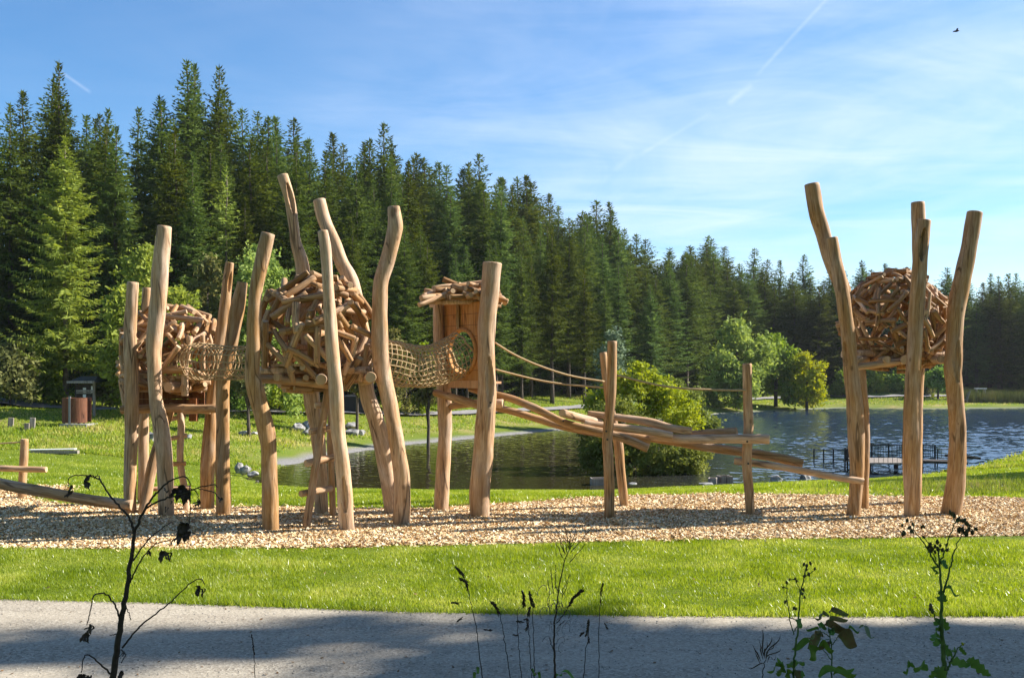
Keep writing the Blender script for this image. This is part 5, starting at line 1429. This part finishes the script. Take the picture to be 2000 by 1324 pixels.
# --- fireweed gone to seed
o = weed('fireweed', (1085, 1324), WY, 'seed-shedding willowherb with reddish pods and curled pale fluff in the middle', 'weed')
stem(o, Z2([(1003, 1420), (1000, 1324), (990, 1050), (1000, 830), (1030, 600), (1060, 430), (1115, 285)]), 5, 1.6, WY, ground=True)
for a, b_ in [((1055, 362), (995, 225)), ((1075, 330), (1040, 240)), ((1110, 290), (1073, 110)), ((1112, 282), (1110, 150)), ((1118, 275), (1165, 120)), ((1120, 290), (1172, 195)), ((1125, 320), (1280, 130)), ((1115, 400), (1240, 252)), ((1078, 335), (1005, 140)),
             ((952, 660), (938, 540)), ((985, 650), (965, 440)), ((998, 606), (1003, 420)), ((1045, 650), (1118, 490)), ((1055, 675), (1100, 560)), ((1110, 270), (1135, 130)), ((1092, 320), (1070, 180)), ((952, 700), (955, 800)), ((1020, 640), (1000, 590)), ((1030, 900), (1075, 860)), ((985, 1100), (950, 1000))]:
    stem(o, Z2([a, ((a[0] + b_[0]) / 2 + wr.uniform(-6, 6), (a[1] + b_[1]) / 2), b_]), 1.7, 1.2, WY, WY + wr.uniform(-.15, .15), name='pod')
flf = MB()
for k in range(22):
    cx_, cy_ = wr.uniform(900, 1110), wr.uniform(640, 1080); rr_ = wr.uniform(18, 55); a0 = wr.uniform(0, 6.28); sp = wr.uniform(2.2, 5)
    pts_ = [W3(Z2([(cx_ + math.cos(a0 + sp * t / 9) * rr_ * (1 - t / 16), cy_ + math.sin(a0 + sp * t / 9) * rr_ * 1.15)])[0], WY + wr.uniform(-.03, .03)) for t in range(10)]
    flf.tube(pts_, .0011 if cy_ > 850 else .0016, 4)
flf.build('seed_fluff', mat_plain('seed_fluff', (.20, .185, .18), .9, .2, 30), o)
spike(o, Z2([(1105, 750), (1140, 690), (1195, 637)]), 11, WY, 20)
stem(o, Z2([(1010, 880), (1060, 820), (1105, 750)]), 2, 1.6, WY, name='stem')
for pts_ in ([(1005, 1324), (1050, 1275), (1110, 1268), (1190, 1318)], [(800, 1272), (850, 1285), (895, 1330)], [(395, 1240), (370, 1280), (340, 1330)]):
    q = Z2(pts_); leaf(o, q[0], q[1], 4, WY, WY, 'weed_leaf', 0, 0); leaf(o, q[1], q[-1], 4, WY, WY, 'weed_leaf', .1, 0)

# --- slim plant with buds, right
def buds(o_, pts_, s, Y, mat='bud', conv=Z3):
    m_ = MB(); s *= .74
    for p in conv(pts_):
        c = W3(p, Y + wr.uniform(-.03, .03)); q = s / F * Y * wr.uniform(.8, 1.2); d = Vector((wr.gauss(0, .4), wr.gauss(0, .4), 1)).normalized()
        m_.tube([c - d * q * .6, c - d * q * .2, c + d * q * .3, c + d * q * .7], [q * .12, q * .42, q * .38, q * .12], 7)
        for k in range(2):
            e = c + Vector((wr.gauss(0, 1), wr.gauss(0, 1), wr.gauss(0, 1))).normalized() * q * 1.1; m_.tube([c, e], [q * .14, q * .05], 4)
    return m_.build('bud', M[mat], o_)
o = weed('budding_weed', (1551, 1324), WY, 'slim budding weed with two upright stems left of the reddish leafy plant', 'weed')
stem(o, Z3([(393, 1330), (395, 1229), (400, 1050), (425, 870), (440, 650), (465, 530), (488, 430)]), 5, 2, WY, mat='green_stem', ground=True)
for br in ([(440, 640), (420, 570), (405, 540)], [(395, 925), (370, 830), (350, 700), (345, 560)], [(400, 900), (425, 850)], [(405, 540), (365, 540)], [(470, 520), (505, 500), (540, 468)], [(345, 600), (322, 595)], [(362, 800), (420, 830)]):
    stem(o, Z3(br), 2.4, 1.3, WY, WY + .04, mat='green_stem', name='branch')
buds(o, [(465, 435), (510, 428), (482, 470), (540, 466), (500, 506), (468, 516), (485, 445)], 8, WY)
buds(o, [(405, 536), (415, 552), (365, 540), (345, 562), (320, 595)], 7, WY)
buds(o, [(335, 697), (395, 740), (408, 745), (460, 612), (470, 665), (452, 640)], 8, WY)
for b_, t_, w_, mt in (((400, 1150), (465, 1095), 10, 'weed_leaf'), ((395, 1160), (345, 1110), 8, 'weed_leaf'), ((340, 1190), (265, 1175), 9, 'weed_leaf'), ((330, 1180), (275, 1060), 6, 'weed_leaf'), ((390, 1190), (330, 1230), 9, 'weed_leaf'), ((425, 850), (440, 845), 6, 'weed_leaf'), ((330, 1150), (200, 1160), 7, 'weed_leaf'), ((395, 1200), (440, 1200), 9, 'red_leaf')):
    q = Z3([b_, t_]); leaf(o, q[0], q[1], w_, WY, WY - .05, mt, .1, .15)

# --- leafy sapling
o = weed('leafy_sapling', (1625, 1324), WY, 'leafy sapling with reddish and dark green leaves low at the right', 'sapling')
stem(o, Z3([(663, 1330), (660, 1229), (655, 1000), (640, 900), (628, 830)]), 3.6, 1.6, WY, mat='green_stem', ground=True)
for br in ([(655, 1000), (690, 960), (705, 930)], [(645, 940), (600, 910), (560, 900)], [(655, 1100), (610, 1040), (580, 1020)], [(640, 890), (680, 880)], [(657, 990), (640, 960), (610, 960)]):
    stem(o, Z3(br), 2, 1.2, WY, WY + wr.uniform(-.1, .1), mat='green_stem', name='branch')
for b_, t_, w_, mt in [((650, 775), (770, 752), 7, 'red_leaf'), ((640, 800), (535, 790), 7, 'red_leaf'), ((640, 825), (768, 812), 6, 'red_leaf'), ((610, 875), (725, 842), 10, 'red_leaf'), ((665, 905), (780, 882), 9, 'red_leaf'), ((560, 915), (490, 862), 6, 'weed_leaf'), ((580, 880), (610, 850), 5, 'weed_leaf'),
                       ((520, 985), (380, 1000), 9, 'weed_leaf'), ((590, 960), (490, 1010), 14, 'red_leaf'), ((600, 930), (480, 925), 6, 'red_leaf'), ((570, 1010), (675, 1020), 12, 'weed_leaf'), ((705, 925), (835, 1000), 20, 'red_leaf'), ((775, 900), (850, 885), 6, 'weed_leaf'), ((850, 880), (960, 930), 6, 'leaf_grey'), ((575, 1020), (500, 1095), 15, 'weed_leaf'),
                       ((570, 1225), (815, 1150), 18, 'weed_leaf'), ((670, 1210), (830, 1190), 14, 'weed_leaf'), ((670, 930), (650, 890), 7, 'weed_leaf'), ((600, 940), (545, 905), 7, 'red_leaf'), ((470, 1215), (420, 1220), 8, 'weed_leaf'), ((640, 1010), (560, 990), 9, 'red_leaf')]:
    q = Z3([b_, t_]); leaf(o, q[0], q[1], w_, WY + wr.uniform(-.05, .05), WY + wr.uniform(-.15, .1), mt, wr.uniform(0, .12), 0, wr.uniform(-.3, .6), 11)

# --- tuft of sedge
o = weed('sedge_tuft', (1489, 1324), WY, 'small fanned sedge tuft at the bottom left of the budding weed', 'sedge')
stem(o, Z3([(172, 1330), (175, 1229), (185, 1150), (200, 1100)]), 2.4, 1.4, WY, ground=True)
for a, b_ in [((190, 1080), (168, 880)), ((165, 1110), (105, 985)), ((195, 1090), (232, 930)), ((205, 1090), (298, 910)), ((205, 1110), (295, 1005)), ((180, 1100), (150, 950)), ((195, 1085), (205, 960)), ((190, 1150), (80, 1135)), ((160, 1130), (120, 1030)), ((210, 1120), (270, 1060)), ((200, 1100), (258, 960))]:
    q = Z3([a, b_]); leaf(o, q[0], q[1], 1.6, WY, WY + wr.uniform(-.08, .08), 'dry_leaf', .03, 0)

# --- sturdy sow-thistle, far right
o = weed('sow_thistle', (1843, 1324), WY, 'sturdy green sow-thistle with forked flower heads and toothed leaves at far right', 'weed')
stem(o, Z3([(1440, 1330), (1440, 1229), (1440, 1100), (1427, 900), (1425, 650), (1410, 470), (1405, 335)]), 11, 3, WY, mat='green_stem', ground=True)
for br, w0 in [([(1398, 455), (1310, 300), (1240, 210), (1230, 160)], 4), ([(1440, 630), (1480, 480), (1512, 340), (1560, 240), (1580, 200)], 4.2), ([(1415, 430), (1450, 330), (1480, 230), (1512, 150), (1500, 92)], 3.2), ([(1390, 415), (1340, 300), (1300, 248)], 2.2), ([(1462, 1170), (1490, 1110), (1540, 1020), (1572, 992)], 5), ([(1425, 880), (1380, 800), (1350, 740)], 3), ([(1575, 210), (1620, 200), (1665, 190)], 2), ([(1520, 140), (1560, 120)], 2), ([(1470, 1100), (1455, 1040)], 2.4)]:
    stem(o, Z3(br), w0, 1.6, WY, WY + wr.uniform(-.1, .1), mat='green_stem', name='branch')
buds(o, [(1150, 165), (1155, 225), (1165, 215), (1185, 130), (1195, 180), (1205, 180), (1225, 155), (1225, 210), (1285, 178), (1300, 172), (1215, 205)], 9, WY)
buds(o, [(1330, 320), (1345, 300), (1360, 325), (1380, 310), (1395, 280), (1400, 330), (1430, 335), (1460, 300), (1465, 335), (1380, 350), (1415, 305), (1350, 340)], 10, WY)
buds(o, [(1500, 85), (1515, 95), (1487, 75), (1540, 125), (1560, 130), (1580, 130), (1600, 150), (1620, 165), (1545, 200), (1570, 195), (1600, 205), (1640, 215), (1665, 190), (1600, 230), (1580, 215), (1615, 190), (1555, 185)], 11, WY)
buds(o, [(1350, 725), (1345, 745), (1360, 760), (1300, 245)], 10, WY)
buds(o, [(1572, 990)], 9, WY, 'leaf_yellow')
for b_, t_, w_ in [((1425, 440), (1465, 430), 5), ((1395, 450), (1370, 500), 6), ((1440, 610), (1552, 635), 7), ((1425, 640), (1445, 670), 6), ((1420, 850), (1375, 825), 8), ((1430, 840), (1462, 870), 9), ((1415, 950), (1335, 930), 7), ((1420, 990), (1375, 970), 9), ((1440, 1010), (1480, 1060), 8), ((1480, 1150), (1630, 1105), 12), ((1600, 1105), (1765, 1195), 11),
                  ((1440, 1190), (1330, 1195), 9), ((1330, 1175), (1225, 1140), 14), ((1240, 1150), (1150, 1175), 11), ((1545, 1030), (1600, 1050), 5), ((1500, 1090), (1510, 990), 4), ((1430, 1180), (1420, 1215), 12), ((1420, 900), (1380, 870), 7), ((1425, 700), (1405, 650), 6)]:
    q = Z3([b_, t_]); leaf(o, q[0], q[1], w_, WY, WY + wr.uniform(-.1, .1), 'weed_leaf', .05, .28, wr.uniform(-.3, .5), 13)

# ================================================================== shade trees, light, sky, camera
SUN_EL, SUN_AZ = rad(35.5), rad(74)          # azimuth clockwise from the view direction
S = Vector((math.sin(SUN_AZ) * math.cos(SUN_EL), math.cos(SUN_AZ) * math.cos(SUN_EL), math.sin(SUN_EL)))
shade_tree(34.0, 16.7, 31, 4.3, 34000, 'tall tree beside the path, out of the picture at the right', 201, .45, .26, [(0, 5.6, 28.4, 1.7, .55, .9, .12), (0, 5.2, 25.6, 1.2, .45, .6, .06)])
shade_tree(15.0, 7.0, 17, 3.8, 14000, 'nearer tree beside the path, out of the picture at the right', 202, .12)
shade_tree(24.5, 34.5, 11, 2.6, 6000, 'tree on the lawn, out of the picture at the right', 204, .25)

sun = bpy.data.lights.new('sun', 'SUN'); sun.energy = 5.0; sun.angle = rad(.53); sun.color = (1.0, .94, .85)
so = bpy.data.objects.new('sun', sun); COL.objects.link(so); so.rotation_mode = 'QUATERNION'; so.rotation_quaternion = S.to_track_quat('Z', 'Y')

wd = bpy.data.worlds.new('World'); scene.world = wd; wd.use_nodes = True
nt = wd.node_tree; n = N(nt); bg = nt.nodes['Background']
sky = n.new('ShaderNodeTexSky'); sky.sky_type = 'NISHITA'; sky.sun_disc = False
sky.sun_elevation = SUN_EL; sky.sun_rotation = SUN_AZ; sky.altitude = 500; sky.air_density = 1.0; sky.dust_density = 0.3; sky.ozone_density = 3.0
dirv = n.coord('Generated')
sx = n.new('ShaderNodeSeparateXYZ'); n.put(sx.inputs[0], dirv)
den = n.math('MAXIMUM', n.math('ADD', sx.outputs[2], .06), .03)
cb = n.new('ShaderNodeCombineXYZ'); n.put(cb.inputs[0], n.math('DIVIDE', sx.outputs[0], den)); n.put(cb.inputs[1], n.math('DIVIDE', sx.outputs[1], den))
plane = cb.outputs[0]
big = n.noise(n.mapping(plane, (.30, .16, 1), (0, 0, .6), (3.1, 1.7, 0)), 1.0, 4, .55, .8)
wisp = n.noise(n.mapping(plane, (.8, 1.7, 1), (0, 0, -.9), (.4, 2.1, 0)), 1.0, 7, .62, 1.1)
wisp2 = n.noise(n.mapping(plane, (.8, .42, 1), (0, 0, .5), (5.4, .3, 0)), 1.3, 7, .6, .9)
cl = n.math('MULTIPLY', n.ramp(big, [(.30, (0, 0, 0)), (.60, (1, 1, 1))]), n.math('ADD', n.math('MULTIPLY', n.ramp(wisp, [(.34, (0, 0, 0)), (.74, (1, 1, 1))]), .6), n.math('MULTIPLY', n.ramp(wisp2, [(.36, (0, 0, 0)), (.72, (1, 1, 1))]), .55)))
# more cirrus towards the right of the view
side = n.maprange(sx.outputs[0], -.35, .18, .28, 1.0)
cl = n.math('MULTIPLY', cl, side)
def trail(pa, pb, width, strength):
    a = Vector(((pa[0] - CX) / F, 1, -(pa[1] - HY) / F)).normalized(); b_ = Vector(((pb[0] - CX) / F, 1, -(pb[1] - HY) / F)).normalized()
    nn = a.cross(b_).normalized(); mid = (a + b_).normalized(); half = math.acos(max(-1, min(1, a.dot(mid))))
    d1 = n.math('ABSOLUTE', n.vmath('DOT_PRODUCT', dirv, tuple(nn)).outputs['Value'])
    d2 = n.vmath('DOT_PRODUCT', dirv, tuple(mid)).outputs['Value']
    wob = n.maprange(n.noise(dirv, 60, 4, .7), .3, .7, .25, 1.0)
    line = n.maprange(d1, 0, width, 1, 0)
    ends = n.maprange(d2, math.cos(half * 1.05), math.cos(half * .75), 0, 1)
    return n.math('MULTIPLY', n.math('MULTIPLY', n.math('MULTIPLY', line, ends, clamp=True), wob), strength)
for t in (trail((1650, -40), (1478, 148), .0026, .34), trail((1470, 165), (1420, 205), .0045, .36), trail((1390, 220), (1240, 308), .003, .22), trail((118, 140), (178, 182), .0022, .42), trail((1240, 300), (1180, 350), .004, .14)):
    cl = n.math('ADD', cl, t, clamp=True)
white = n.mix(1.0, n.math('MULTIPLY', cl, 1.0), (0, 0, 0), 'MIX')
col = n.mix(n.math('MULTIPLY', cl, .58), n.hsv(sky.outputs[0], .5, 1.25, 1.18), (7.0, 7.6, 8.6))
nt.links.new(col, bg.inputs['Color']); bg.inputs['Strength'].default_value = .066

cam = bpy.data.cameras.new('camera'); co_ = bpy.data.objects.new('camera', cam); COL.objects.link(co_)
cam.sensor_width = 36; cam.lens = 36 * F / 2000; cam.clip_start = .05; cam.clip_end = 4000
co_.location = (0, 0, CAMZ); co_.rotation_euler = (rad(90), 0, 0)
cam.shift_y = (HY - 662) / 2000
scene.camera = co_
hz_ = MB(); hz_.box((0, 150, 20), (700, 560, 46))
hm, hnt, hout = nodes_of('thin_haze'); pv = hnt.nodes.new('ShaderNodeVolumePrincipled')
pv.inputs['Color'].default_value = (.88, .92, 1, 1); pv.inputs['Density'].default_value = .00014; pv.inputs['Anisotropy'].default_value = .3
hnt.links.new(pv.outputs[0], hout.inputs['Volume'])
tag(hz_.build('haze', hm), 'thin blue autumn haze over the far forest', 'haze', kind='stuff')
scene.view_settings.view_transform = 'Standard'; scene.view_settings.look = 'None'
scene.view_settings.gamma = 1.0; scene.view_settings.exposure = 1.28
scene.cycles.max_bounces = 8; scene.cycles.transparent_max_bounces = 8
scene.cycles.use_denoising = True
